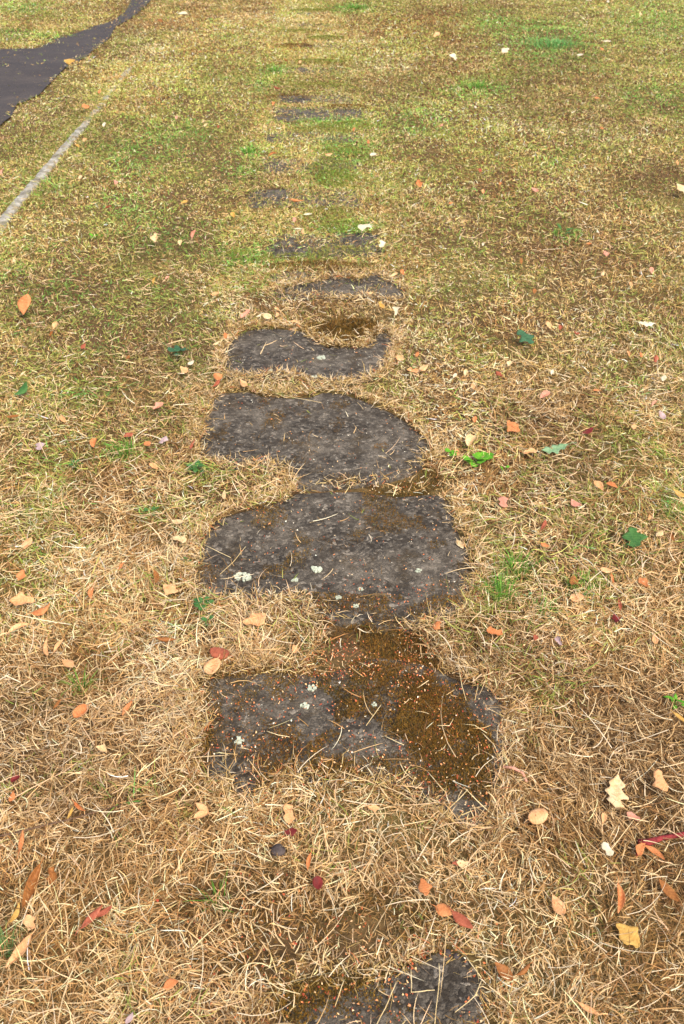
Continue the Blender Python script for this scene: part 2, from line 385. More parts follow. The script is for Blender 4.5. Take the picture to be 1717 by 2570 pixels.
# lichen crusts are parts of their slab
def lichen(slab, px, py, r_px):
    x, y = map(float, unproject(px, py, .01)); r = r_px*depth_at(y)/FPX
    bm = bmesh.new()
    nlobe = random.randint(7, 11)
    for _ in range(nlobe*2):
        a = random.uniform(0, 6.283); d = r*math.sqrt(random.random())*.85; rr = r*random.uniform(.14, .34)
        ph = random.uniform(0, 6); n = 9
        c0 = bm.verts.new((math.cos(a)*d, math.sin(a)*d, .0032)); ring = []; ring2 = []
        for k in range(n):
            t = 6.283*k/n; q = rr*(1 + .3*math.sin(3*t+ph) + random.uniform(-.15, .15))
            ring.append(bm.verts.new((math.cos(a)*d+math.cos(t)*q, math.sin(a)*d+math.sin(t)*q, random.uniform(.0022, .0036))))
            ring2.append(bm.verts.new((math.cos(a)*d+math.cos(t)*q*1.03, math.sin(a)*d+math.sin(t)*q*1.03, -.004)))
        for k in range(n):
            bm.faces.new((c0, ring[k], ring[(k+1) % n])); bm.faces.new((ring[k], ring2[k], ring2[(k+1) % n], ring[(k+1) % n]))
    me = bpy.data.meshes.new('lichen'); bm.to_mesh(me); bm.free()
    o = link('lichen', me, M_LICHEN, slab); o.location = (x - slab.location.x, y - slab.location.y, .008)
for s, x, y, r in [(2, 608, 1447, 20), (2, 793, 1427, 15), (2, 740, 1455, 9), (2, 905, 1478, 7), (2, 893, 1520, 8), (2, 1050, 1432, 8), (2, 850, 1500, 8),
                   (1, 598, 1859, 15), (1, 783, 1726, 12), (1, 764, 1772, 12), (1, 940, 1768, 8), (4, 806, 897, 11), (4, 790, 945, 9), (4, 680, 930, 6)]:
    lichen(slab_objs[s], x, y, r)

# ------------------------------------------------------------------ kerb of edging stones
kp = np.array([unproject(*p) for p in KERB_PX], float)
kdir = np.polyfit(kp[:, 1], kp[:, 0], 1)
def kerb_pt(y): return np.array([np.polyval(kdir, y), y])
ky0, ky1 = kp[0, 1]-1.9, kp[-1, 1]+.5
klen = np.linalg.norm(kerb_pt(ky1)-kerb_pt(ky0)); nk = int(klen/.98)
kv = (kerb_pt(ky1)-kerb_pt(ky0))/klen; kn = np.array([kv[1], -kv[0]])
kerb_labels = {}
for i in range(nk):
    a = kerb_pt(ky0) + kv*i*.98; L = .972; bm = bmesh.new()
    ns = 26; rows = []
    for j in range(ns+1):
        t = j/ns*L; rowv = []
        for (u, z) in ((-.032, -.15), (-.032, .004), (-.024, .014), (.024, .014), (.032, .004), (.032, -.15)):
            w = (float(vnoise(i*9+j*.45, u*40, 66))-.5)*.007 if z > 0 else 0
            rowv.append(bm.verts.new((kn[0]*u + kv[0]*t + kn[0]*w, kn[1]*u + kv[1]*t + kn[1]*w, z + ((float(vnoise(i*7+j*.6, u*30, 67))-.6)*.006 if z > 0 else 0))))
        rows.append(rowv)
    for j in range(ns):
        for k in range(5): bm.faces.new((rows[j][k], rows[j][k+1], rows[j+1][k+1], rows[j+1][k])).smooth = True
    bm.faces.new(rows[0]); bm.faces.new(rows[-1][::-1])
    bmesh.ops.recalc_face_normals(bm, faces=bm.faces[:])
    me = bpy.data.meshes.new('edging_stone'); bm.to_mesh(me); bm.free()
    o = link('edging_stone', me, M_KERB)
    mid = a + kv*.49
    o.location = (a[0] + kn[0]*random.uniform(-.01, .01), a[1], float(ground_h(mid[0], mid[1])) + random.uniform(-.004, .008) - .014*max(0, i-nk*.45)/nk); o.rotation_euler = (random.uniform(-.01, .01), 0, random.uniform(-.012, .012))
    ORD = ['last', 'second', 'third', 'fourth', 'fifth', 'sixth', 'seventh', 'eighth', 'ninth', 'tenth']
    tag(o, f'narrow pale edging stone, {ORD[nk-1-i]} in the kerb row from its grassed over end', 'edging stone', 'edging stones in the kerb row beside the lawn')

# ------------------------------------------------------------------ blades of grass
def blades(base, az, lean, curl, length, width, color, segs, floor=None, twist=None, turn=0.0):
    n = len(base); tn = rng.normal(0, 1, n)*turn; t = np.linspace(0, 1, segs+1)
    pts = np.zeros((n, segs+1, 3)); pts[:, 0] = base
    for k in range(segs):
        th = lean + curl*(k+.5)/segs; s = length/segs
        ak = az + tn*(k/segs)
        pts[:, k+1, 0] = pts[:, k, 0] + np.sin(th)*np.cos(ak)*s
        pts[:, k+1, 1] = pts[:, k, 1] + np.sin(th)*np.sin(ak)*s
        pts[:, k+1, 2] = pts[:, k, 2] + np.cos(th)*s
    if floor is not None: pts[:, :, 2] = np.maximum(pts[:, :, 2], floor[:, None])
    tw = rng.uniform(-.9, .9, n) if twist is None else twist
    wx = -np.sin(az)*np.cos(tw); wy = np.cos(az)*np.cos(tw); wz = np.sin(tw)
    side = np.stack([wx, wy, wz], -1)*(width/2)[:, None]
    nv = 2*segs + 1; V = np.zeros((n, nv, 3)); prof = 1 - .55*t**2
    for k in range(segs):
        V[:, 2*k] = pts[:, k] - side*prof[k]; V[:, 2*k+1] = pts[:, k] + side*prof[k]
    V[:, -1] = pts[:, -1]
    b = (np.arange(n)*nv)[:, None]
    q = [b + np.array([[2*k, 2*k+1, 2*k+3, 2*k+2]]) for k in range(segs-1)]
    q = np.concatenate(q) if q else None
    tr = b + np.array([[2*segs-2, 2*segs-1, 2*segs]])
    C = np.repeat(color[:, None, :], nv, 1)
    return V.reshape(-1, 3), q, tr, C.reshape(-1, 3)
def join(parts):
    V = []; Q = []; T = []; C = []; o = 0
    for v, q, t, c in parts:
        V.append(v); C.append(c); T.append(t+o)
        if q is not None: Q.append(q+o)
        o += len(v)
    return np.concatenate(V), (np.concatenate(Q) if Q else None), np.concatenate(T), np.concatenate(C)

GX = np.array([0, 430, 860, 1290, 1717.]); GY = np.array([0, 160, 320, 640, 960, 1280, 1600, 1920, 2250, 2570.])
GREEN = np.array([[.38,.25,.30,.45,.5],[.34,.36,.28,.45,.5],[.4,.48,.4,.42,.36],[.5,.46,.3,.3,.32],[.42,.3,.1,.14,.2],[.2,.15,.08,.14,.24],
                  [.14,.08,.04,.13,.11],[.12,.05,.04,.1,.08],[.1,.06,.04,.05,.05],[.14,.04,.04,.04,.05]])
def grid_lookup(G, px, py):
    px = np.clip(px, 0, 1716); py = np.clip(py, 0, 2569)
    i = np.clip(np.searchsorted(GX, px, 'right')-1, 0, 3); j = np.clip(np.searchsorted(GY, py, 'right')-1, 0, len(GY)-2)
    u = (px-GX[i])/(GX[i+1]-GX[i]); v = (py-GY[j])/(GY[j+1]-GY[j])
    return (G[j, i]*(1-u)+G[j, i+1]*u)*(1-v) + (G[j+1, i]*(1-u)+G[j+1, i+1]*u)*v
# patches of lusher grass: x, y, rx, ry, strength
LUSH = [(890,20,40,12,.9),(1370,105,90,45,.6),(1240,60,50,25,.5),(1200,225,60,22,.6),(1060,300,60,40,.35),(690,180,25,16,.7),(660,215,22,16,.7),(560,95,30,10,.5),
        (625,383,28,16,.7),(600,430,45,18,.5),(870,375,60,28,.55),(845,310,80,14,.6),(840,440,50,28,.6),(880,575,60,20,.7),(330,400,70,45,.35),(430,350,70,40,.3),(310,520,60,35,.35),
        (545,425,25,12,.6),(60,20,60,12,.5),(40,90,60,10,.7),(180,95,50,12,.3),(250,850,70,60,.35),(130,720,120,70,.3),(400,740,100,40,.2),(460,815,30,15,.6),(455,900,45,18,.5),
        (307,1145,35,28,.7),(516,1180,50,25,.7),(200,1010,45,30,.4),(280,990,25,18,.5),(700,650,160,20,.45),(640,720,60,25,.3),(600,660,50,22,.4),
        (1250,1490,40,50,.5),(1300,1430,55,40,.5),(1365,1545,50,20,.6),(1460,1480,55,35,.5),(1690,1310,50,60,.5),(1230,1330,40,60,.3),(378,1296,30,14,.6),(203,1720,18,30,.5),(510,1550,30,60,.35),
        (1640,60,90,50,.25),(1650,250,90,40,.25),(1420,590,40,25,.4),(1390,405,30,20,.4),(190,1190,30,12,.5),(420,600,90,60,.2),(100,480,60,40,.15),(1180,760,60,40,.15),(1340,720,70,40,.15)]
PALE = [(790,760,200,25,.8),(640,955,160,22,.8),(1010,930,90,30,.6),(1120,1080,60,90,.5),(640,1230,110,30,.3),(660,1560,150,60,.7),(450,1400,60,140,.6),(440,1750,80,180,.7),(780,2020,260,60,.5),
        (1190,1620,90,60,.5),(1240,1880,60,130,.4),(300,1850,150,90,.3),(760,2450,240,90,.4),(1260,1300,60,90,.15),(1040,850,40,60,.5),(480,1180,60,60,.3),(940,330,60,60,.5),(960,140,60,60,.5),(1480,330,140,30,.4),
        (1280,300,120,30,.4),(600,60,120,30,.3),(170,240,80,40,.4),(330,120,60,60,.5),(60,290,60,30,.5),(1560,700,120,90,.2),(1000,470,80,40,.3)]
BROWN = [(600,150,150,90,.4),(250,330,120,50,.25),(480,60,120,40,.3),(520,260,90,60,.25),(330,700,140,50,.25),(1100,480,150,50,.3),(960,60,110,50,.8),(1150,60,120,40,.7),(1060,90,60,40,.5),(1500,210,60,25,.6),(1350,190,60,25,.5),(1270,240,120,40,.3),(1180,420,150,60,.5),(1300,560,150,60,.35),(1600,480,100,60,.4),(1300,860,150,60,.2),
         (1400,1750,140,60,.5),(1500,2150,160,90,.7),(1600,2420,140,120,.6),(1500,2330,150,60,.5),(150,2390,120,60,.7),(520,2240,200,80,.35),(860,2330,200,70,.5),(60,1800,80,60,.3),(1350,1240,120,40,.3),(300,1340,120,50,.2),
         (730,230,90,15,.5),(800,205,60,14,.4),(740,120,60,20,.6),(800,640,160,14,.5),(860,560,40,10,.6),(500,640,120,60,.2),(1650,1900,90,80,.3),(850,830,80,25,.8)]
def blobs(L, px, py):
    s = np.zeros(px.shape)
    for x, y, rx, ry, a in L:
        s += a*np.exp(-((px-x)/rx)**2 - ((py-y)/ry)**2)
    return s
P_ = lambda *cs: np.array([srgb(*c) for c in cs])
DRYN = P_((220,184,130),(204,166,110),(234,204,154),(188,148,96),(214,174,120),(174,134,84),(160,118,72))
DRY = P_((212,182,116),(196,162,97),(227,200,139),(180,148,87),(204,172,104),(168,136,79))
BLEACH = P_((236,208,158),(228,198,150),(240,220,184),(218,186,136),(226,190,148))
BRN = P_((150,114,62),(134,100,54),(164,126,72),(116,88,48),(154,110,66))
GRN = P_((154,158,74),(138,150,66),(168,166,88),(122,140,58),(160,156,80))
LSH = P_((118,164,62),(104,152,56),(134,176,76),(112,166,80),(146,182,92))
def pick(Pal, n): return Pal[rng.integers(0, len(Pal), n)]

NEAR_BARE = [SLAB1, SLAB2, SLAB3, SLAB4, SLAB5, GAP34, GAP23]
kerb_bare = []
for (x, y) in KERB_PX[:-2]: kerb_bare.append((x, y))
def bare_mask(px, py, wob, kx=None, ky=None):
    m = np.zeros(px.shape, bool)
    a = px + wob[0]; b = py + wob[1]
    for p in NEAR_BARE: m |= inpoly(a, b, p)
    for p in FAR_BARE: m |= inpoly(px + wob[0]*.25, py + wob[1]*.2, p)
    return m
def kerb_dist(X, Y):
    d = np.array([X - np.polyval(kdir, ky0), Y - ky0])
    return d[0]*kn[0] + d[1]*kn[1]
asph_poly = world_asph

def sample_positions(dens, d0, d1, margin):
    """points per square metre falling off with distance; wider than the view so a step aside still sees lawn"""
    g = np.linspace(d0, d1, 2000); hw = depth_at(g)*(PW/2)/FPX + margin(g)
    w = dens(g)*2*hw; cum = np.cumsum(w)*(g[1]-g[0]); n = int(cum[-1])
    Y = np.interp(rng.random(n)*cum[-1], cum, g); hwY = depth_at(Y)*(PW/2)/FPX + margin(Y)
    return rng.uniform(-1, 1, n)*hwY, Y
DENS = 1.0
dens = lambda Y: DENS*38000*np.minimum(1, (1.7/np.maximum(Y, .1))**1.34)
NB = 9
cx, cy = sample_positions(lambda Y: dens(Y)/NB, .3, 25.0, lambda g: .35 + .09*g)
# the path's own joints and buried slabs are thick with grass farther on
ey = 4.0 + 19*rng.random(9000)**1.6; ex = path_x(ey) + rng.uniform(-.55, .55, 9000)
gy_ = rng.uniform(ky0, ky1, 2600); gx_ = np.polyval(kdir, gy_) + rng.normal(0, .12, 2600)
cx = np.r_[cx, ex, gx_]; cy = np.r_[cy, ey, gy_]
M = len(cx)
px, py = project(cx, cy, 0*cx)
green = grid_lookup(GREEN, px, py) + blobs(LUSH, px, py)*np.where(py < 650, 1.6, 1.0)
pale = blobs(PALE, px, py); brown = blobs(BROWN, px, py)
sc = 1 + .12*cy
n1 = fbm(cx*7/sc, cy*5/sc, 21, 3); n2 = fbm(cx*3/sc, cy*2/sc, 31, 3); n3 = fbm(cx*11/sc, cy*7/sc, 51, 2)
u = rng.random(M)
pg = np.clip(green*(1.4 + .35*smooth(3, 6, cy)) + (n1-.5)*1.1 + (n2-.5)*.7, 0, 1)*(.4 + .6*smooth(1.2, 2.4, cy))
is_g = u < pg*.85
is_l = is_g & (rng.random(M) < np.clip((green-.45)*1.6 + (n3-.5)*.6, .03, .9))
pb = np.clip(.20 + brown*1.0 + (n3-.5)*1.9, 0.03, .92); is_b = ~is_g & (rng.random(M) < pb)
pp_ = np.clip(.12 + pale*1.15 + (n2-.5)*1.3, .03, .95); is_p = ~is_g & ~is_b & (rng.random(M) < pp_)
ctype = np.where(is_l, 4, np.where(is_g, 3, np.where(is_b, 2, np.where(is_p, 1, 0))))
cflow = vnoise(cx*2.5, cy*2.5, 77)*4*math.pi
clump_h = .55 + .75*fbm(cx*4/sc, cy*4/sc, 91, 2)
rep = rng.poisson(NB, M); ids = np.repeat(np.arange(M), rep); n = len(ids)
X0 = cx[ids]; Y0 = cy[ids]; spread = (.011 + .006*Y0)
ox = rng.normal(0, 1, n)*spread; oy = rng.normal(0, 1, n)*spread
X = X0 + ox; Y = Y0 + oy; ok = Y > .25
ids, X, Y, ox, oy = ids[ok], X[ok], Y[ok], ox[ok], oy[ok]; n = len(ids)
ty = ctype[ids]
mixup = rng.random(n); ty = np.where(mixup < .12, 0, np.where(mixup < .19, 1, np.where(mixup < .25, 2, ty)))
out_az = np.arctan2(oy, ox)
az = np.where(rng.random(n) < .5, out_az + rng.normal(0, .6, n), np.where(rng.random(n) < .5, cflow[ids] + rng.normal(0, .7, n), rng.uniform(0, 6.283, n)))
flat = rng.random(n) < np.where(Y < 3.2, .42, .25)
lean = np.where(flat, rng.uniform(1.1, 1.5, n), np.clip(rng.normal(.65, .35, n), .05, 1.3))
curl = np.where(flat, rng.normal(.15, .25, n), rng.uniform(.1, 1.1, n))
length = (rng.gamma(6, 1/6., n)*(.034 - .011*smooth(2.0, 4.0, Y))*(1+.025*np.maximum(Y-3, 0))*clump_h[ids])*np.where(flat, 1.25, 1.0)*np.where(ty >= 3, 1.1, 1.0)
width = (.0012 + .00046*Y)*np.where(Y > 7, 1.3, 1)*rng.uniform(.7, 1.3, n)*np.where(ty >= 3, 1.1, 1)
z0 = ground_h(X, Y) + np.where(flat, rng.uniform(.002, .020, n), -.003)
base = np.stack([X, Y, z0], -1)
# bare ground: a blade goes when it grows on, or hides, an open slab
tipx = X + np.sin(lean+curl*.5)*np.cos(az)*length; tipy = Y + np.sin(lean+curl*.5)*np.sin(az)*length; tipz = z0 + np.cos(lean+curl*.5)*length
wn1 = (fbm(X*14, Y*10, 61, 3)-.5); wn2 = (fbm(X*14, Y*10, 71, 3)-.5)
bx, by = project(X, Y, 0*X); tx, tyy = project(tipx, tipy, tipz)
kpx = FPX/depth_at(Y)
wob = (wn1*.10*kpx, wn2*.07*kpx)
mb = bare_mask(bx, by, wob); mt = bare_mask(tx, tyy, wob)
over = rng.random(n)
leak = .010 + .10*inpoly(bx, by, SLAB5) + .09*(inpoly(bx, by, SLAB4) & (by > 1900)) + .03*inpoly(bx, by, GAP34) + .015*inpoly(bx, by, GAP23)
keep = ~(mb & (over > np.where(Y < 3.6, leak, np.where(Y < 4.6, .1, .22)))) & ~(mt & (over > np.where(Y < 3.6, .5, np.where(Y < 4.6, .25, .4))))
kd = np.abs(kerb_dist(X, Y)); ktd = np.abs(kerb_dist(tipx, tipy))
on_kerb = (Y > ky0) & (Y < ky1+.1)
keep &= ~(on_kerb & (kd < .03) & (over > .22 + .95*smooth(ky0+2.8, ky1-1.2, Y)*(.35+fbm(X*3, Y*3, 5, 2))))
ksd = kerb_dist(X, Y)
keep &= ~(on_kerb & (ksd > 0) & (ksd < .12) & (over > .75) & (Y < ky1 - 1.0))
wx_ = X + wn1*.8; wy_ = Y + wn2*1.6
am = inpoly(wx_, wy_, asph_poly)
# grass that would hide the open asphalt keeps short along its edge
keep &= ~(am & (over > .035))
# thin, worn lawn round the sunken slab
thin = blobs([(820,2480,260,90,.6),(820,2330,260,60,.4),(560,2250,160,70,.25),(1010,2080,120,60,.5),(840,640,120,15,.4),(860,830,90,25,.7),(560,1250,80,30,.35)], bx, by)
keep &= over > thin*.9 - .02
shortn = np.clip(1 - 1.0*thin, .45, 1)
rowgap = blobs([(845,312,90,10,.5),(845,160,60,6,.4),(800,110,60,6,.4),(870,590,60,12,.3)], bx, by)
length *= shortn*(1+rowgap)
colr = np.zeros((n, 3))
for k, Pal in enumerate((DRY, BLEACH, BRN, GRN, LSH)):
    m = ty == k; colr[m] = pick(Pal, m.sum())
m = (ty == 0) & (rng.random(n) < 1 - .6*smooth(2.0, 3.6, Y)); colr[m] = pick(DRYN, m.sum())
colr *= rng.uniform(.82, 1.18, n)[:, None]*(1 + .2*smooth(3.5, 8, Y))[:, None]
clv = ((1 + .2*rng.normal(0, 1, M))*(.5 + 1.0*fbm(cx*3.5/sc, cy*2.6/sc, 203, 4)))[ids]; colr *= np.clip(clv, .45, 1.6)[:, None]
colr = np.clip(colr, .004, .85)
floor = ground_h(X, Y) + np.where(flat, .004, 0)
sel = lambda a, m: a[m]
parts_dry = []; parts_grn = []
for store, gm in ((parts_dry, ty < 3), (parts_grn, ty >= 3)):
    for segs, dm in ((4, Y < 1.6), (3, (Y >= 1.6) & (Y < 2.6)), (2, (Y >= 2.6) & (Y < 7)), (1, Y >= 7)):
        m = keep & gm & dm
        if m.any(): store.append(blades(base[m], az[m], lean[m], curl[m], length[m], width[m], colr[m], segs, floor[m], turn=.9))
# long loose straws lying on top near by
sx, sy = sample_positions(lambda Y: 900*np.minimum(1, (1.8/np.maximum(Y, .1))**2.2), .3, 5, lambda g: .3+.05*g)
ns = len(sx); spx, spy = project(sx, sy, 0*sx)
ok = ~bare_mask(spx, spy, (0*sx, 0*sx)) & ~((np.abs(kerb_dist(sx, sy)) < .06) & (sy > ky0)) | (rng.random(ns) < .05)
sx, sy = sx[ok], sy[ok]; ns = len(sx)
sl = rng.gamma(5, 1/5., ns)*.06
V = blades(np.stack([sx, sy, ground_h(sx, sy)+rng.uniform(.014, .034, ns)], -1), rng.uniform(0, 6.283, ns), rng.uniform(1.3, 1.65, ns), rng.normal(0, .35, ns), sl, (.0012+.00035*sy)*rng.uniform(.7, 1.3, ns),
           np.clip(pick(BLEACH, ns)*rng.uniform(.8, 1.1, ns)[:, None], 0, .85), 5, ground_h(sx, sy)+.012, turn=.8)
parts_dry.append(V)
RIMC = np.concatenate([BLEACH, BLEACH, DRY, DRY, BRN, P_((196,118,74))])
for poly, per_m, big_ in [(SLAB1, 1900, 1.2), (SLAB2, 1900, 1.1), (SLAB3, 2000, 1.0), (SLAB4, 1700, 1.0), (SLAB5, 1500, 1.0), (FAR_BARE[0], 1000, 1.2)]:
    wp = relax(resample([unproject(*q) for q in poly], 300), 2); per = np.linalg.norm(np.diff(wp, axis=0), axis=1).sum()
    k = int(per_m*per); i_ = rng.integers(0, 300, k)
    tn_ = np.roll(wp, -1, 0) - np.roll(wp, 1, 0); nr_ = np.stack([tn_[:, 1], -tn_[:, 0]], -1); nr_ /= np.linalg.norm(nr_, axis=1)[:, None]
    if np.sum(wp[:, 0]*np.roll(wp[:, 1], -1) - np.roll(wp[:, 0], -1)*wp[:, 1]) < 0: nr_ = -nr_
    off_ = rng.normal(.014, .017, k) + .03*(vnoise(wp[i_, 0]*11, wp[i_, 1]*11, 9)-.5)
    q = wp[i_] + nr_[i_]*off_[:, None] + rng.normal(0, .004, (k, 2))
    inside = np.zeros(k, bool); qx, qy = project(q[:, 0], q[:, 1], 0*q[:, 0])
    for other in (SLAB1, SLAB2, SLAB3, SLAB4, GAP34, GAP23):
        if other is not poly: inside |= inpoly(qx, qy, other) & (rng.random(k) > (.05 if other is not GAP23 else .12))
    q = q[~inside]; k = len(q); zf = np.where(rng.random(k) < .5, .011, .016)
    parts_dry.append(blades(np.stack([q[:, 0], q[:, 1], zf + rng.uniform(-.006, .006, k)], -1), rng.uniform(0, 6.283, k), rng.uniform(.9, 1.6, k), rng.normal(0, .5, k), rng.gamma(4, .25, k)*.022*big_, (.0011+.0005*q[:, 1])*rng.uniform(.6, 1.2, k),
                            np.clip(pick(RIMC, k)*rng.uniform(.7, 1.1, k)[:, None], 0, .85), 2, np.full(k, .009), turn=.8))
V, Q, T, C = join(parts_dry)
o = link('dry_grass', mesh_np('dry_grass', V, Q, T, C), M_GRASS)
tag(o, 'short sunburnt straw coloured lawn grass covering the ground', 'dry grass', kind='stuff')
V, Q, T, C = join(parts_grn)
o = link('green_grass', mesh_np('green_grass', V, Q, T, C), M_GRASS)
tag(o, 'patchy green lawn grass growing among the dry straw', 'green grass', kind='stuff')

# ------------------------------------------------------------------ moss, litter, seed heads
MOSSC = P_((108,78,26),(86,68,28),(130,92,30),(72,58,28),(104,70,28),(140,102,36),(90,78,34))
MOSSG = P_((126,132,52),(110,118,46),(140,138,60),(120,106,48))
parts = []
def moss_field(poly, density, hgt, pal, fieldscale=9, cut=.45, seed=0, wmul=1.0, topz=.0105):
    p = np.array([unproject(*q) for q in poly], float); lo_, hi_ = p.min(0), p.max(0)
    nn = int((hi_-lo_).prod()*density)
    if nn < 1: return
    x = rng.uniform(lo_[0], hi_[0], nn); y = rng.uniform(lo_[1], hi_[1], nn)
    ax, ay = project(x, y, 0*x); f = fbm(x*fieldscale, y*fieldscale, 100+seed, 4)
    m = inpoly(ax, ay, poly) & (f > cut + rng.normal(0, .03, nn)); x, y, f = x[m], y[m], f[m]; k = len(x)
    if k == 0: return
    z = np.full(k, topz) + np.clip(f-cut, 0, .3)*hgt*1.2
    parts.append(blades(np.stack([x, y, z-.003], -1), rng.uniform(0, 6.283, k), rng.uniform(.1, 1.2, k), rng.uniform(0, .6, k), hgt*rng.uniform(.5, 1.2, k), wmul*.0022*rng.uniform(.7, 1.4, k), np.clip(pick(pal, k)*(rng.uniform(.7, 1.25, k)*(.45+1.1*fbm(x*16, y*16, 411+seed, 3)))[:, None]*np.stack([1+.25*(fbm(x*9, y*9, 431, 2)-.5), np.ones(k), np.ones(k)], -1), 0, 1), 1))
moss_field(GAP34, 220000, .008, MOSSC, 9, .36, 1, topz=.006)
moss_field(GAP23, 180000, .007, MOSSC, 8, .52, 2, topz=.004)
moss_field(NOTCH1, 140000, .010, MOSSC, 6, .25, 3, 1.3, topz=.010)
s4 = zoomed(*Z5, [(560,150),(760,90),(900,80),(1000,100),(900,200),(760,330),(640,400),(560,450),(600,560),(800,600),(1000,600),(1380,640),(1380,400),(1290,300),(1250,180),(1100,110),(1000,250),(960,350),(900,420),(800,440),(690,380),(700,250)])
moss_field(s4, 200000, .007, MOSSC, 11, .45, 4)
moss_field(zoomed(*Z5, [(1000,130),(1280,190),(1310,330),(1400,440),(1380,700),(1150,680),(600,600),(560,520),(620,430),(800,450),(960,380)]), 200000, .008, MOSSC, 11, .44, 5)
moss_field(SLAB4, 160000, .006, MOSSC, 8, .56, 6)
moss_field(zoomed(*Z5, [(120,140),(420,110),(330,170),(200,260),(210,360),(280,480),(500,540),(560,600),(300,700),(120,500)]), 150000, .006, MOSSC, 8, .42, 7)
moss_field(SLAB5, 150000, .006, MOSSC, 8, .52, 8)
moss_field(zoomed(*Z6, [(250,430),(560,380),(950,300),(1150,250),(1000,360),(750,440),(560,520),(400,640),(300,600)]), 150000, .008, MOSSC, 7, .34, 9)
moss_field(SLAB3, 110000, .005, MOSSC, 9, .62, 10)
moss_field(zoomed(*Z4, [(560,540),(900,560),(1250,560),(1380,560),(1100,720),(900,690),(690,640)]), 130000, .006, MOSSC, 9, .48, 11)
moss_field(SLAB2, 80000, .005, MOSSC, 9, .64, 12)
moss_field([(540,2180),(1000,2220),(1150,2320),(900,2420),(520,2460),(380,2300)], 60000, .008, MOSSC, 6, .40, 13, topz=.002)
# green moss cushions on the far slabs and mounded edges
def cushion(pxy, rx, ry, hgt, pal, density, seed):
    x0, y0 = map(float, unproject(*pxy)); d = depth_at(y0); wx = rx*d/FPX
    ya = float(unproject(pxy[0], pxy[1]+ry)[1]); yb = float(unproject(pxy[0], pxy[1]-ry)[1]); wy = max(.05, (yb-ya)/2)
    nn = int(2.2*density*wx*wy*4); x = rng.uniform(-1, 1, nn); y = rng.uniform(-1, 1, nn)
    rr = x*x+y*y + (fbm(x*3+seed, y*3, 140+seed, 3)-.5)*1.2; m = rr < .9; x, y, rr = x[m], y[m], np.clip(rr[m], 0, 1); k = len(x)
    parts.append(blades(np.stack([x0+x*wx, y0+y*wy, .01+hgt*np.sqrt(1-rr)*.8], -1), rng.uniform(0, 6.283, k), rng.uniform(.1, 1.1, k), rng.uniform(0, .6, k), rng.uniform(.008, .02, k), (.0018+.0004*y0)*rng.uniform(.7, 1.3, k), np.clip(pick(pal, k)*rng.uniform(.75, 1.25, k)[:, None], 0, 1), 1))
DKG = P_((112,134,44),(92,116,38),(128,142,52),(118,112,46),(134,122,54))
for i, (p, rx, ry, h, pal, dn) in enumerate([((865,578),62,13,.035,DKG,9000),((830,545),70,18,.03,MOSSG,5000),((845,455),55,22,.03,DKG,6000),((830,425),60,20,.03,MOSSG,5000),((870,322),75,9,.04,DKG,5000),((800,335),80,9,.03,MOSSG,4000),
        ((860,388),60,12,.03,DKG,5000),((800,160),70,5,.04,DKG,3500),((820,100),50,5,.04,DKG,3500),((800,220),80,6,.03,MOSSG,3000),((740,120),50,5,.035,MOSSC,3000),((780,30),60,3,.04,DKG,2500),((800,675),150,10,.018,MOSSC,9000),((740,655),110,12,.02,MOSSG,7000),
        ((600,650),45,14,.03,DKG,7000),((850,640),90,12,.02,MOSSG,7000),((880,820),60,16,.014,MOSSC,16000),((720,250),70,5,.03,MOSSC,3000),((870,275),60,6,.03,MOSSC,3000),((750,82),70,4,.03,MOSSG,2500)]):
    cushion(p, rx, ry, h, pal, dn, i)
V, Q, T, C = join(parts)
tag(link('moss', mesh_np('moss', V, Q, T, C), M_MOSS), 'brown and olive moss creeping over slabs and joints', 'moss', kind='stuff')

# orange bud scales and pale seeds scattered as litter
LIT = P_((216,122,72),(196,98,58),(232,156,100),(168,74,50),(244,196,142),(226,140,84),(150,84,52))
parts = []
def litter(poly, count, size=.0045, pal=LIT, z=.013, flatten=1.0):
    p = np.array([unproject(*q) for q in poly], float); lo_, hi_ = p.min(0), p.max(0)
    x = rng.uniform(lo_[0], hi_[0], count*3); y = rng.uniform(lo_[1], hi_[1], count*3); ax, ay = project(x, y, 0*x)
    m = inpoly(ax, ay, poly) & (fbm(x*12, y*12, 333, 3) > .42); x, y = x[m][:count], y[m][:count]; k = len(x)
    s = size*rng.uniform(.5, 1.3, k)
    parts.append(blades(np.stack([x, y, np.full(k, z)+rng.uniform(0, .004, k)], -1), rng.uniform(0, 6.283, k), rng.uniform(.9, 1.5, k), rng.uniform(-.5, .5, k), s, s*rng.uniform(.4, .75, k), np.clip(pick(pal, k)*rng.uniform(.8, 1.15, k)[:, None], 0, .9), 2))
PAL2 = P_((240,210,160),(246,232,206),(232,180,120),(226,150,90))
litter(SLAB4, 1000); litter(SLAB4, 260, pal=PAL2); litter(GAP34, 480); litter(GAP34, 110, pal=PAL2)
litter(zoomed(*Z4, [(500,500),(900,480),(1380,500),(1300,650),(980,730),(700,650),(560,570)]), 190)
litter(SLAB3, 200); litter(SLAB3, 190, .0045, PAL2); litter(SLAB2, 170, .0045, PAL2); litter(SLAB2, 60); litter(SLAB1, 120, .005, PAL2); litter(SLAB1, 20); litter(GAP23, 130); litter(SLAB5, 150); litter(SLAB5, 40, pal=PAL2)
litter([(420,2200),(1000,2180),(1250,2330),(1340,2570),(300,2570),(380,2330)], 420, .0048, z=.010)
litter([(480,1260),(560,1230),(720,1240),(700,1290),(560,1330),(480,1340)], 60)
litter([(500,1960),(1280,1960),(1280,2080),(700,2120),(500,2060)], 160, z=.014)
litter([(1120,1560),(1300,1560),(1330,1700),(1280,1760),(1120,1680)], 70, z=.02)
V, Q, T, C = join(parts)
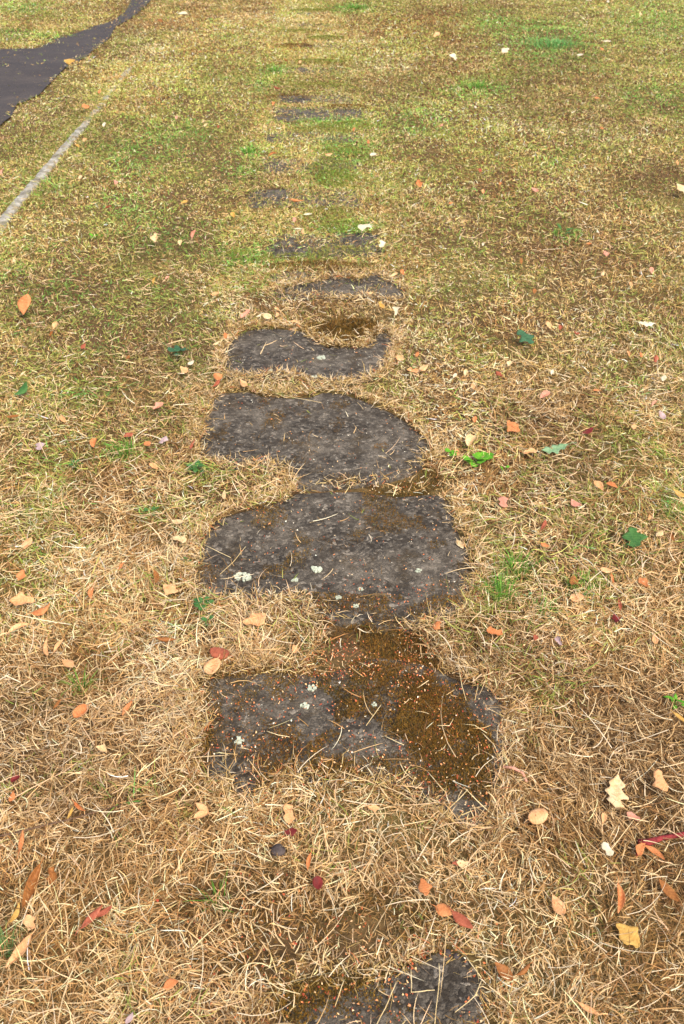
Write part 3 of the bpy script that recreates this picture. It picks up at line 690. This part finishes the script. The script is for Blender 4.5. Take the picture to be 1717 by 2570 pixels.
tag(link('bud_litter', mesh_np('bud_litter', V, Q, T, C), M_LITTER), 'tiny orange bud scales and seeds scattered over the slabs', 'litter', kind='stuff')

# dark dried flower heads speckling the far lawn
hx, hy = sample_positions(lambda Y: 34*np.ones_like(Y), 4.2, 20, lambda g: .3+.05*g)
hpx, hpy = project(hx, hy, 0*hx)
hw = blobs([(1250,300,350,220,.9),(1200,120,280,90,.8),(1450,480,250,160,.5),(560,180,200,100,.12),(1050,80,150,60,.9)], hpx, hpy)
m = rng.random(len(hx)) < hw; hx, hy = hx[m], hy[m]; k = len(hx)
SEEDC = P_((104,64,36),(120,76,42),(90,54,34),(134,88,50))
vv = []; tt = []; cc = []
oct_ = np.array([(1,0,0),(0,1,0),(-1,0,0),(0,-1,0),(0,0,1),(0,0,-1)], float); of = np.array([(0,1,4),(1,2,4),(2,3,4),(3,0,4),(1,0,5),(2,1,5),(3,2,5),(0,3,5)])
rad = rng.uniform(.005, .009, k)*(1+.03*hy)
V = (np.stack([hx, hy, ground_h(hx, hy)+rng.uniform(.03, .05, k)], -1)[:, None, :] + oct_[None]*rad[:, None, None]*np.array([1, 1, .9])).reshape(-1, 3)
T = (np.arange(k)*6)[:, None, None] + of[None]; C = np.repeat(pick(SEEDC, k), 6, 0)
stem = blades(np.stack([hx, hy, ground_h(hx, hy)], -1), rng.uniform(0, 6.283, k), np.zeros(k), np.zeros(k), np.full(k, .045), np.full(k, .004), pick(BRN, k), 1)
V, Q, T, C = join([(V, None, T.reshape(-1, 3), C), stem])
tag(link('seed_heads', mesh_np('seed_heads', V, Q, T, C), M_LITTER), 'small dark dried flower heads speckling the lawn', 'seed heads', kind='stuff')

# ------------------------------------------------------------------ fallen leaves
def leaf_mesh(L, shape, seed, curl=None, bend=None):
    r = random.Random(seed); nt, nu = 18, 6
    asp = {'ovate': .58, 'lance': .30, 'oak': .5, 'round': .8, 'curled': .5, 'scrap': .75, 'petal': .55, 'lobed': .9}[shape]*r.uniform(.88, 1.12)
    c1 = r.uniform(-.55, .75) if curl is None else curl; c2 = r.uniform(-.35, .45) if bend is None else bend
    tw = r.uniform(-.5, .5); sk = r.uniform(-.12, .12); ph = r.uniform(0, 6)
    V = []; UV = []
    for i in range(nt+1):
        t = i/nt
        if shape in ('ovate', 'curled', 'petal'): w = math.sin(math.pi*t**.8)**.85*(1-.25*t)*1.1
        elif shape == 'lance': w = math.sin(math.pi*t**.9)**.9
        elif shape == 'round': w = math.sqrt(max(0, 1-(2*t-1)**2))
        elif shape == 'oak': w = (math.sin(math.pi*t**1.15)**.7)*(1 + .34*math.sin(t*22+ph))*.85
        elif shape == 'lobed': w = (math.sin(math.pi*t**.9)**.6)*(1 + .42*math.sin(t*13+1.0))*.75
        else: w = math.sin(math.pi*t)**.5*(1+.3*math.sin(t*9+ph))*.8
        if 0 < i < nt and shape != 'petal': w *= 1 + r.uniform(-.05, .05)
        for j in range(nu+1):
            s = j/nu*2-1; ww = w
            if shape in ('oak', 'lobed', 'scrap'): ww *= 1 + .12*math.sin(t*19 + s*2 + ph)
            hw = .5*L*asp*ww
            a = s*c1*2.0 if abs(c1) > .02 else s*.04
            k = c1*2.0 if abs(c1) > .02 else .04
            x = (t-.5)*L + abs(s)*hw*.10; y = hw*math.sin(a)/k + sk*L*math.sin(math.pi*t)
            z = hw*(1-math.cos(a))/k + c2*L*.9*(t-.5)**2 + tw*(t-.5)*y*.8 - .05*L*(1-abs(s))*math.sin(math.pi*t)*.6
            z += .012*L*math.sin(8*t+ph+3*s)
            V.append((x, y, z)); UV.append((t + abs(s)*.12, s))
    n0 = len(V); th = .0004
    V += [(x, y, z-th) for x, y, z in V]
    q = []
    for i in range(nt):
        for j in range(nu):
            a = i*(nu+1)+j; q.append((a, a+nu+1, a+nu+2, a+1)); q.append((n0+a, n0+a+1, n0+a+nu+2, n0+a+nu+1))
        for j, fl in ((0, 0), (nu, 1)):
            a = i*(nu+1)+j; b = a+nu+1
            q.append((a, n0+a, n0+b, b) if not fl else (a, b, n0+b, n0+a))
    V = np.array(V); zmin = V[:, 2].min(); V[:, 2] -= zmin
    me = mesh_np('fallen_leaf', V, np.array(q), smooth_shade=True)
    uv = me.uv_layers.new(name='UVMap'); li = np.zeros(len(me.loops), np.int32); me.loops.foreach_get('vertex_index', li)
    U = np.array(UV + UV, np.float32); uv.data.foreach_set('uv', U[li].ravel())
    return me, (V[nu//2][0], V[nu//2][1], V[nu//2][2])
def tube_mesh(name, pts, radii, sides=6):
    bm = bmesh.new(); rings = []; pts = [Vector(p) for p in pts]
    for i, p in enumerate(pts):
        d = (pts[min(i+1, len(pts)-1)] - pts[max(i-1, 0)]).normalized()
        a = d.cross(Vector((0, 0, 1))); a = a.normalized() if a.length > .01 else Vector((1, 0, 0)); b = a.cross(d)
        rings.append([bm.verts.new(p + (a*math.cos(6.2832*k/sides) + b*math.sin(6.2832*k/sides))*radii[i]) for k in range(sides)])
    for i in range(len(rings)-1):
        for k in range(sides): bm.faces.new((rings[i][k], rings[i][(k+1) % sides], rings[i+1][(k+1) % sides], rings[i+1][k]))
    bm.faces.new(rings[0][::-1]); bm.faces.new(rings[-1])
    for f in bm.faces: f.smooth = True
    bmesh.ops.recalc_face_normals(bm, faces=bm.faces[:])
    me = bpy.data.meshes.new(name); bm.to_mesh(me); bm.free(); return me

CO = {'c': 'cream', 'p': 'peach', 'o': 'orange', 'b': 'brown', 'r': 'red brown', 'k': 'pink', 'w': 'white', 'y': 'yellow', 'l': 'lilac', 'd': 'dark red', 'g': 'green', 'G': 'grey green', 'D': 'dark green'}
SH = {'': 'ovate', 'n': 'lance', 'O': 'oak', 'R': 'round', 'u': 'curled', 's': 'scrap', 't': 'petal', 'L': 'lobed'}
# x, y, length in photograph pixels, colour, shape, angle on the ground (degrees, 0 = along the picture's width) or None
LEAVES = [
 (460,41,24,'w','',0),(403,58,20,'b','',None),(252,241,16,'o','',None),(217,277,22,'o','s',None),(215,362,18,'p','',None),(195,376,16,'y','',None),(263,321,14,'w','',80),(444,302,12,'k','',None),
 (518,325,14,'c','',None),(548,329,12,'r','',None),(203,458,16,'c','',70),(291,469,20,'k','',None),(273,530,22,'r','u',None),(375,448,12,'b','',None),(463,513,18,'y','',None),(587,551,20,'y','R',None),
 (488,602,34,'k','u',60),(393,612,32,'c','s',None),(454,621,20,'c','',None),(4,439,20,'k','',None),(181,178,28,'y','s',None),(746,520,34,'o','u',0),(773,551,22,'w','n',0),(738,562,16,'k','',None),
 (762,592,18,'p','',80),(749,586,24,'w','n',0),(694,230,18,'r','u',None),(686,269,14,'o','',None),(713,327,12,'p','',None),(683,400,24,'o','u',15),(825,398,20,'p','',None),(718,159,18,'b','u',None),(754,162,12,'p','',None),
 (1136,151,24,'w','s',160),(1268,135,24,'w','s',None),(1455,144,16,'w','',0),(1521,115,22,'w','n',0),(1477,5,16,'w','',None),(1526,7,16,'w','',None),(1608,40,12,'c','',None),(1096,93,20,'p','s',None),
 (1498,254,14,'o','',None),(1360,332,14,'c','',80),(1697,423,16,'p','',None),(1707,485,34,'c','s',150),(1213,490,18,'p','',70),(1341,487,22,'k','',None),(1255,467,12,'o','',None),(1052,474,24,'o','s',None),(1131,513,12,'o','',None),
 (1203,436,14,'r','',None),(1580,392,14,'c','',None),(925,366,16,'o','',None),(937,398,18,'w','',0),(1194,274,12,'w','',80),(1107,318,14,'k','',None),(1510,327,10,'o','',None),(1499,590,14,'w','',None),(1211,620,12,'w','',80),(1477,620,14,'o','',None),
 (912,586,34,'w','s',10),(998,592,16,'c','u',None),(956,626,24,'w','s',None),(890,333,12,'o','',None),(1510,132,12,'o','',None),
 (141,832,22,'p','',60),(130,844,20,'b','u',None),(390,720,24,'y','u',None),(36,662,14,'c','',None),(422,712,14,'k','',None),(541,752,20,'p','s',None),(618,803,30,'k','s',20),(672,805,22,'c','R',None),(650,804,16,'w','n',None),
 (695,802,16,'p','',None),(694,787,14,'p','',None),(740,821,20,'p','n',0),(565,848,20,'o','',None),(543,868,22,'c','n',20),(480,917,20,'w','',30),(465,938,26,'p','s',160),(546,953,26,'o','R',None),(543,971,22,'r','',30),(612,969,24,'p','',150),
 (69,783,54,'o','',70),(60,946,22,'c','n',40),(60,994,34,'g','',30),(400,1032,26,'k','s',20),(163,1070,22,'p','',140),(36,1057,28,'b','n',0),(70,1140,26,'c','n',170),(101,1134,26,'l','s',None),(241,1128,26,'o','R',None),(370,1123,22,'o','',None),
 (485,1128,32,'r','u',80),(324,1103,22,'r','',None),(387,1178,24,'p','',160),(411,1113,26,'l','s',None),(565,1249,28,'c','n',100),(211,877,18,'r','',None),(322,908,14,'b','',None),
 (1317,857,52,'D','L',150),(1392,1137,56,'G','O',5),(1619,820,42,'w','O',0),(988,703,22,'c','',10),(1011,695,18,'o','',None),(929,746,16,'p','',0),(989,794,30,'w','s',120),(958,780,24,'y','s',None),
 (1004,905,24,'p','',165),(1047,896,16,'o','',None),(1036,938,28,'p','s',170),(1064,931,28,'p','',20),(1168,942,20,'c','',70),(1141,948,16,'w','',30),(1252,945,22,'r','s',150),(1187,975,18,'p','',None),(1375,828,22,'p','',130),(1403,832,20,'r','',None),
 (1447,837,16,'r','',None),(1279,916,20,'c','s',60),(1385,939,16,'w','',None),(1576,891,18,'p','',None),(1607,893,16,'o','',None),(1644,906,24,'r','s',None),(1665,953,20,'w','',40),(1497,986,18,'o','n',0),(1367,1000,24,'k','',None),(1639,1021,22,'k','u',30),
 (1659,1051,24,'l','',None),(1589,1080,18,'p','',None),(1288,1080,34,'o','s',150),(1182,1114,34,'c','R',None),(1148,1143,22,'p','',80),(1329,1145,28,'p','s',None),(1500,1235,30,'p','',130),(1533,1233,26,'o','',160),(1263,1267,32,'k','s',None),(1444,1273,28,'k','',None),
 (1633,690,20,'k','',None),(1580,722,16,'p','',None),(1512,698,20,'c','',None),(1307,667,22,'b','n',85),(1339,741,16,'b','',None),(1471,1092,36,'d','n',20),(1702,1249,30,'y','',160),(1518,647,20,'k','s',None),(1213,1157,18,'c','',None),(1192,1060,16,'o','',70),
 (71,1370,34,'p','',75),(53,1447,28,'o','s',None),(447,1314,28,'c','',170),(451,1360,30,'c','s',170),(390,1455,36,'b','n',110),(430,1483,36,'p','s',160),(233,1491,34,'o','n',100),(305,1424,22,'o','n',60),(56,1510,50,'p','s',0),(104,1530,44,'o','',20),
 (45,1576,46,'p','n',25),(121,1628,48,'p','u',110),(148,1621,36,'p','n',60),(173,1670,36,'p','',150),(420,1615,40,'b','u',0),(204,1790,36,'o','R',45),(321,1782,38,'o','n',60),(255,1886,28,'c','s',160),(639,1559,54,'p','s',25),(554,1646,44,'r','R',160),(536,1679,42,'p','R',60),
 (738,1634,22,'p','',100),(144,1768,26,'b','n',60),
 (1155,1361,30,'c','',120),(1584,1362,56,'g','L',75),(1367,1376,20,'o','',None),(1521,1438,28,'p','',0),(1535,1458,26,'o','n',90),(1614,1466,28,'o','s',120),(1447,1506,28,'p','R',None),(1436,1464,28,'b','',60),(1554,1525,30,'r','n',80),(1543,1557,24,'d','s',None),
 (1098,1576,26,'o','s',None),(1241,1593,34,'o','s',170),(1643,1607,24,'p','',80),(1403,1612,24,'l','s',None),(1342,1604,16,'r','',None),(1652,1351,26,'c','',30),(1628,1309,18,'p','',50),(1686,1360,26,'b','n',90),(1362,1324,30,'r','n',50),(1704,1804,32,'y','n',140),(1173,1490,14,'b','R',None),
 (203,2030,36,'o','u',150),(178,2046,26,'y','n',70),(41,1961,20,'d','R',None),(31,2005,24,'o','',90),(58,2120,46,'o','n',95),(82,2235,96,'b','n',84),(132,2208,40,'b','s',110),(233,2309,58,'r','n',50),(263,2293,40,'r','n',30),(49,2392,76,'p','n',62),(37,2298,44,'y','n',75),(77,2320,32,'p','s',None),
 (507,2036,34,'p','',150),(507,2052,34,'p','',20),(724,2049,42,'p','s',100),(776,2170,38,'o','n',80),(730,2093,26,'d','s',10),(798,2222,26,'d','R',None),(431,2477,32,'o','',20),(326,2559,24,'l','t',60),
 (1545,1991,88,'c','O',68),(1658,1964,48,'p','s',100),(1348,2057,42,'p','R',20),(1512,2057,24,'p','',70),(1589,2052,28,'k','s',150),(1608,2137,34,'o','',45),(1642,2145,46,'o','n',140),(1523,2137,30,'w','s',120),(1159,2170,24,'c','s',0),(1145,2172,18,'r','',0),
 (1063,2233,38,'o','s',None),(1117,2289,42,'o','',160),(1161,2318,52,'r','',140),(1399,2279,46,'p','',110),(1548,2260,64,'o','n',75),(1678,2238,56,'b','n',125),(1573,2353,58,'y','s',130),(1261,2445,46,'b','',140),(1307,2441,40,'b','u',30),(1477,2537,46,'p','n',150),(937,2032,24,'p','s',0),(1700,2100,1,'','',0)]
SHW = {'ovate': 'oval', 'lance': 'narrow', 'oak': 'wavy oak', 'round': 'rounded', 'curled': 'curled', 'scrap': 'crumpled', 'petal': 'petal shaped', 'lobed': 'lobed'}
LANDMARK = [(2300, 'the slab sunk in straw'), (1700, 'the mossy littered slab'), (1230, 'the lichen dotted slab'), (980, 'the rounded bare slab'), (800, 'the notched bare slab'), (660, 'the half buried slab')]
allbare = NEAR_BARE + FAR_BARE[:3]
used = {}
for i, (x, y, s, c, sh, ang) in enumerate(LEAVES):
    if not c: continue
    shape = SH[sh]; cn = CO[c]
    gx, gy = map(float, unproject(x, y, .02)); d = depth_at(gy); L = s*d/FPX*(1.25 if gy < 3 else 1.05)
    a1 = np.array([float(x)]); b1 = np.array([float(y)])
    onslab = any(bool(inpoly(a1, b1, p)[0]) for p in allbare)
    z = (.011 if onslab else float(ground_h(gx, gy)) + (.025 if gy < 3.5 else .038))
    flatleaf = shape in ('oak', 'lobed')
    me, tip = leaf_mesh(L, shape, 500+i, curl=(random.uniform(-.25, .25) if flatleaf else (random.choice((-1, 1))*random.uniform(.9, 1.2) if shape == 'curled' else None)), bend=(.15 if flatleaf else None))
    o = link('fallen_leaf' if shape != 'petal' else 'fallen_petal', me, LM[cn])
    o.location = (gx, gy, z)
    ag = math.radians(ang) if ang is not None else random.uniform(0, math.pi)
    # an angle seen in the picture opens up on the foreshortened ground
    fs = math.sin(math.atan2(CAM_H, gy)); ag = math.atan2(math.sin(ag)/max(fs, .35), math.cos(ag))
    tilt = random.uniform(.05, .3) if gy < 2.6 else random.uniform(.25, .6)
    if onslab: tilt *= .4
    if (x, y) == (69, 783): tilt = .8
    rot = Matrix.Rotation(tilt, 3, 'X') @ Matrix.Rotation(random.uniform(-.2, .2), 3, 'Y') @ Matrix.Rotation(ag + random.choice((0, math.pi)), 3, 'Z')
    o.rotation_euler = rot.to_euler(); o.location.z += L*.3*math.sin(tilt)
    if s >= 30 and shape not in ('petal', 'scrap'):
        pts = [(tip[0]+.002, tip[1], tip[2]), (tip[0]-L*.12, tip[1]+L*.02, tip[2]+.001), (tip[0]-L*.26, tip[1]+L*.06*random.uniform(-1, 1), tip[2]+.001)]
        link('stalk', tube_mesh('stalk', pts, [.0009, .0007, .0006], 5), LM[cn], o)
    size = 'large ' if L > .058 else ('small ' if L < .035 else '')
    lm = next((nm for yy, nm in LANDMARK if y >= yy), None)
    side = 'kerb side' if gx < float(path_x(gy)) else 'lawn side'
    if lm is None: off = abs(gx-float(path_x(gy))); where = ('on the far overgrown slabs' if off < .5 else f'on the lawn {"close to" if off < 1.0 else ("a stride from" if off < 1.8 else "well away from")} the far overgrown slabs, {side}')
    elif onslab: where = f'lying on {lm}'
    else:
        off = abs(gx - float(path_x(gy))); where = f'on grass {"beside" if off < .75 else "away from"} {lm}, {side}'
    what = 'petal' if shape == 'petal' else 'leaf'
    cw = cn if not (flatleaf and c == 'c') else 'pale spotted cream'
    lab = f'{size}{SHW[shape]} {cw} {what} {where}' if shape != 'petal' else f'tiny pink purple flower petal {where}'
    tag(o, lab, what, 'fallen leaves scattered over the lawn' if what == 'leaf' else None)

# ------------------------------------------------------------------ twigs, stalks, pebble
def on_ground(x, y, dz): gx, gy = map(float, unproject(x, y, dz)); return (gx, gy, float(ground_h(gx, gy)) + dz)
pts = [on_ground(*p) for p in [(1602,2110,.018),(1630,2111,.022),(1665,2099,.025),(1700,2093,.024),(1760,2080,.022),(1800,2078,.018)]]
o0 = Vector(pts[0]); root = bpy.data.objects.new('red_twig', None); col.objects.link(root); root.location = o0
link('stem', tube_mesh('stem', [Vector(p)-o0 for p in pts], [.0052, .0068, .0046, .0050, .0042, .003], 8), M_REDTWIG, root)
link('side_shoot', tube_mesh('side_shoot', [Vector(pts[0])-o0+Vector((.006, 0, 0)), Vector(on_ground(1610,2128,.014))-o0, Vector(on_ground(1598,2146,.012))-o0], [.0052, .0044, .003], 7), M_REDTWIG, root)
tag(root, 'thick dark red twig lying in the dry grass with orange leaves below', 'twig')
pts = [on_ground(*p) for p in [(-40,2108,.02),(0,2098,.022),(60,2084,.024),(130,2066,.026),(190,2052,.025),(250,2034,.026),(307,2019,.02)]]
o0 = Vector(pts[0]); o = link('thin_twig', tube_mesh('thin_twig', [Vector(p)-o0 for p in pts], [.0018, .0018, .0017, .0016, .0014, .0012, .0009], 6), M_TWIG); o.location = o0
tag(o, 'long thin grey brown twig lying across the straw', 'twig')
pts = [on_ground(*p) for p in [(1262,1924,.02),(1290,1928,.022),(1312,1940,.02),(1322,1962,.018)]]
o0 = Vector(pts[0]); o = link('bent_stem', tube_mesh('bent_stem', [Vector(p)-o0 for p in pts], [.003, .0036, .0034, .0026], 6), LM['pink']); o.location = o0
tag(o, 'bent pinkish tan dry stem at the edge of the mossy slab', 'stem')
def pebble(x, y, r_px, squash, lab):
    gx, gy, gz = on_ground(x, y, 0); r = r_px*depth_at(gy)/FPX
    bm = bmesh.new(); bmesh.ops.create_icosphere(bm, subdivisions=3, radius=r)
    for v in bm.verts:
        k = 1 + .25*(float(vnoise(v.co.x*60+9, v.co.y*60+v.co.z*45, 5))-.5); v.co *= k; v.co.z *= squash; v.co.y *= .9
    for f in bm.faces: f.smooth = True
    me = bpy.data.meshes.new('pebble'); bm.to_mesh(me); bm.free(); o = link('pebble', me, M_PEBBLE); o.location = (gx, gy, gz+r*squash*.8+.008)
    tag(o, lab, 'pebble')
pebble(699, 2147, 19, .7, 'dark purplish grey pebble half sunk in the straw')
pebble(1122, 2400, 10, .7, 'small grey brown pebble at the rim of the sunken slab')
pebble(1144, 2408, 9, .7, 'tiny grey brown pebble touching another at the sunken slab rim')

STALKS = [(Z6, [(1100,330),(1105,380),(1080,640)]), (Z6, [(965,355),(965,470),(1080,460)]), (Z6, [(890,420),(860,500),(790,640)]), (Z6, [(520,240),(500,330),(470,400)]), (Z6, [(635,410),(590,540)]), (Z6, [(1230,290),(1310,400)]), (Z6, [(1310,410),(1280,490),(1180,570)]), (Z6, [(690,300),(825,270)]), (Z6, [(220,390),(310,450),(420,480)]),
 (Z5, [(905,530),(870,610),(815,715)]), (Z5, [(1280,630),(1160,750)]), (Z5, [(900,260),(835,350)]), (Z5, [(400,375),(450,392),(500,400)]), (Z5, [(1240,100),(1255,180),(1272,240)]), (Z5, [(1100,550),(1180,640)]), (Z5, [(980,505),(1000,550),(1040,585)]), (Z5, [(930,795),(1120,762),(1190,820)]), (Z5, [(1325,170),(1310,240)]), (Z5, [(70,30),(75,200)]), (Z5, [(1340,380),(1390,430),(1420,490)]), (Z5, [(915,395),(1000,435)]), (Z5, [(1145,350),(1200,350),(1215,320)]),
 (Z4, [(330,320),(275,390),(210,450)]), (Z4, [(130,140),(250,160)]), (Z4, [(150,190),(148,265)]), (Z4, [(130,310),(260,372)]), (Z4, [(460,745),(690,740)]), (Z4, [(1400,490),(1370,560),(1340,620)]), (Z4, [(630,700),(628,800)]),
 (Z3, [(500,495),(620,520),(755,545)]), (Z3, [(1300,680),(1350,790)]), (Z3, [(620,345),(600,420)]), (Z2, [(465,770),(500,890)])]
for zz, p in STALKS:
    q = zoomed(*zz, p); mz = [.013, .019, .014, .013]
    pts = [Vector(on_ground(a, b, mz[k] if b < 1560 or True else .02)) for k, (a, b) in enumerate(q)]
    fine = []
    for k in range(len(pts)-1):
        for t in (0, .34, .67): fine.append(pts[k].lerp(pts[k+1], t) + Vector((random.uniform(-1, 1), random.uniform(-1, 1), 0))*.0006)
    fine.append(pts[-1]); o0 = fine[0].copy()
    o = link('grass_stalk', tube_mesh('grass_stalk', [v-o0 for v in fine], [.0010*(1-.4*k/len(fine)) for k in range(len(fine))], 5), M_STRAW); o.location = o0
    ymid = q[len(q)//2][1]; lm = next((nm for yy, nm in LANDMARK if ymid >= yy), 'the far overgrown slabs')
    dv = pts[-1]-pts[0]; lie = 'along' if abs(dv.y) > 1.6*abs(dv.x) else ('across' if abs(dv.x) > 1.6*abs(dv.y) else 'aslant')
    bendw = 'straight' if len(q) == 2 else ('bent' if (pts[1]-pts[0]).angle(pts[-1]-pts[1]) > .7 else 'curved')
    tag(o, f'{"long" if dv.length > .085 else "short"} {bendw} bleached grass stalk lying {lie}{" the path" if lie != "aslant" else ""} at {lm}', 'grass stalk', 'loose dry stalks on the slabs')

# ------------------------------------------------------------------ green weeds and tufts
def weed(x, y, r_px, nleaf, mat, lab, asp=.6, lift=.012, name='weed'):
    gx, gy, gz = on_ground(x, y, .004); r = r_px*depth_at(gy)/FPX
    root = bpy.data.objects.new(name, None); col.objects.link(root); root.location = (gx, gy, gz)
    for k in range(nleaf):
        a = 6.283*k/nleaf*1.0 + random.uniform(-.5, .5); d = r*random.uniform(.25, .95); L = r*random.uniform(.5, .8)
        me, tip = leaf_mesh(L, 'ovate' if asp < .7 else 'round', random.randint(0, 99999), curl=random.uniform(-.3, .3), bend=-.2)
        lf = link('leaf', me, mat, root); h = lift + random.uniform(.004, .02)
        lf.location = (math.cos(a)*d, math.sin(a)*d, h); lf.rotation_euler = (random.uniform(-.4, .4), random.uniform(-.5, .1), a)
        st = link('stalk', tube_mesh('stalk', [(0, 0, -.004), (math.cos(a)*d*.4, math.sin(a)*d*.4, h*.7), (math.cos(a)*(d-L*.45), math.sin(a)*(d-L*.45), h)], [.0009, .0008, .0006], 5), M_STEM, root)
    tag(root, lab, 'weed', 'small green weeds in the lawn')
BG = LM['bright green']; GG = LM['green']
for w in [(1200,1172,42,9,BG,'bright green round leaved weed beside cream and peach leaves on the straw',.8), (1138,1156,20,5,BG,'little bright green weed at the corner of the rounded bare slab',.8), (1262,1192,14,3,BG,'tiny two leaved sprout beside the bright green round leaved weed',.8),
          (1693,1776,34,6,BG,'bright green seedling with broad leaves above a yellow leaf',.6), (192,1188,20,5,GG,'small flat green weed in brown grass well away from the slabs',.6),
          (510,1535,26,9,GG,'low green creeping weed at the rim of the lichen dotted slab',.8), (520,1575,18,6,GG,'small green creeping weed in pale straw under the lichen dotted slab',.8), (1320,1513,14,2,LM['grey green'],'pale green two leaved sprout between green grass tufts',.6),
          (241,598,18,5,BG,'bright green weed on the far lawn between kerb and slabs',.6), (455,898,28,7,LM['dark green'],'dark green flat weed on the grass near the notched bare slab',.8), (1416,590,30,4,GG,'broad leaved green weed on the far open lawn',.6), (378,1296,24,6,GG,'green leafy weed near the upper corner of the lichen dotted slab',.6), (470,1420,12,4,GG,'tiny green sprig at the kerb side rim of the lichen dotted slab',.8), (495,1188,34,8,GG,'leafy green weed patch at the corner between two bare slabs',.6)]:
    weed(*w[:6], asp=w[6])
def tuft(x, y, r_px, hgt, nblade, pal, lab):
    gx, gy, gz = on_ground(x, y, 0); r = r_px*depth_at(gy)/FPX
    ox = rng.normal(0, .42, nblade)*r; oy = rng.normal(0, .42, nblade)*r
    V, Q, T, C = blades(np.stack([ox, oy, np.zeros(nblade)], -1), np.arctan2(oy, ox)+rng.normal(0, .7, nblade), np.clip(rng.normal(.35, .25, nblade), 0, 1.2), rng.uniform(.1, .9, nblade), hgt*rng.uniform(.5, 1.15, nblade), (.0012+.0004*gy)*rng.uniform(.8, 1.3, nblade), np.clip(pick(pal, nblade)*rng.uniform(.8, 1.2, nblade)[:, None], 0, 1), 4)
    o = link('grass_tuft', mesh_np('grass_tuft', V, Q, T, C), M_GRASS); o.location = (gx, gy, gz)
    tag(o, lab, 'grass tuft', 'lush green grass tufts standing in the lawn')
TG = P_((96,150,48),(84,138,42),(110,162,60),(72,124,38),(128,160,70))
for t in [(1255,1505,34,.075,110,TG,'tall lush green grass tuft beside the lichen dotted slab'), (1300,1440,44,.065,110,TG,'wide green grass tuft behind the tallest green tuft'), (1368,1545,36,.045,70,TG,'low green grass tuft next to a pale two leaved sprout'), (1462,1485,46,.05,90,TG,'green grass tuft around a brown leaf and a peach leaf'),
          (203,1725,16,.06,45,TG,'thin green grass tuft among straw below a peach leaf'), (307,1148,34,.055,80,TG,'green grass tuft in the brown lawn on the kerb side'), (548,2265,26,.06,26,TG,'small green grass sprig in thin straw near the sunken slab'), (12,2400,26,.075,50,P_((96,140,76),(84,126,66),(120,158,92)),'grey green grass tuft beside a large narrow peach leaf'),
          (890,22,36,.09,130,TG,'lush green tuft at the far end of the slab row'), (1385,118,85,.11,320,P_((110,168,92),(96,152,76),(128,180,104)),'pale bluish green grass tuft on the far open lawn'), (1200,222,34,.09,110,TG,'dark green grass tuft on the far open lawn'), (1695,1305,46,.05,100,TG,'broad green tuft on open lawn by a cream leaf'), (625,385,20,.06,60,TG,'small green tuft at the far overgrown slabs, kerb side'), (690,182,18,.08,60,TG,'dark green tuft beside the far nearly hidden slabs')]:
    tuft(*t)
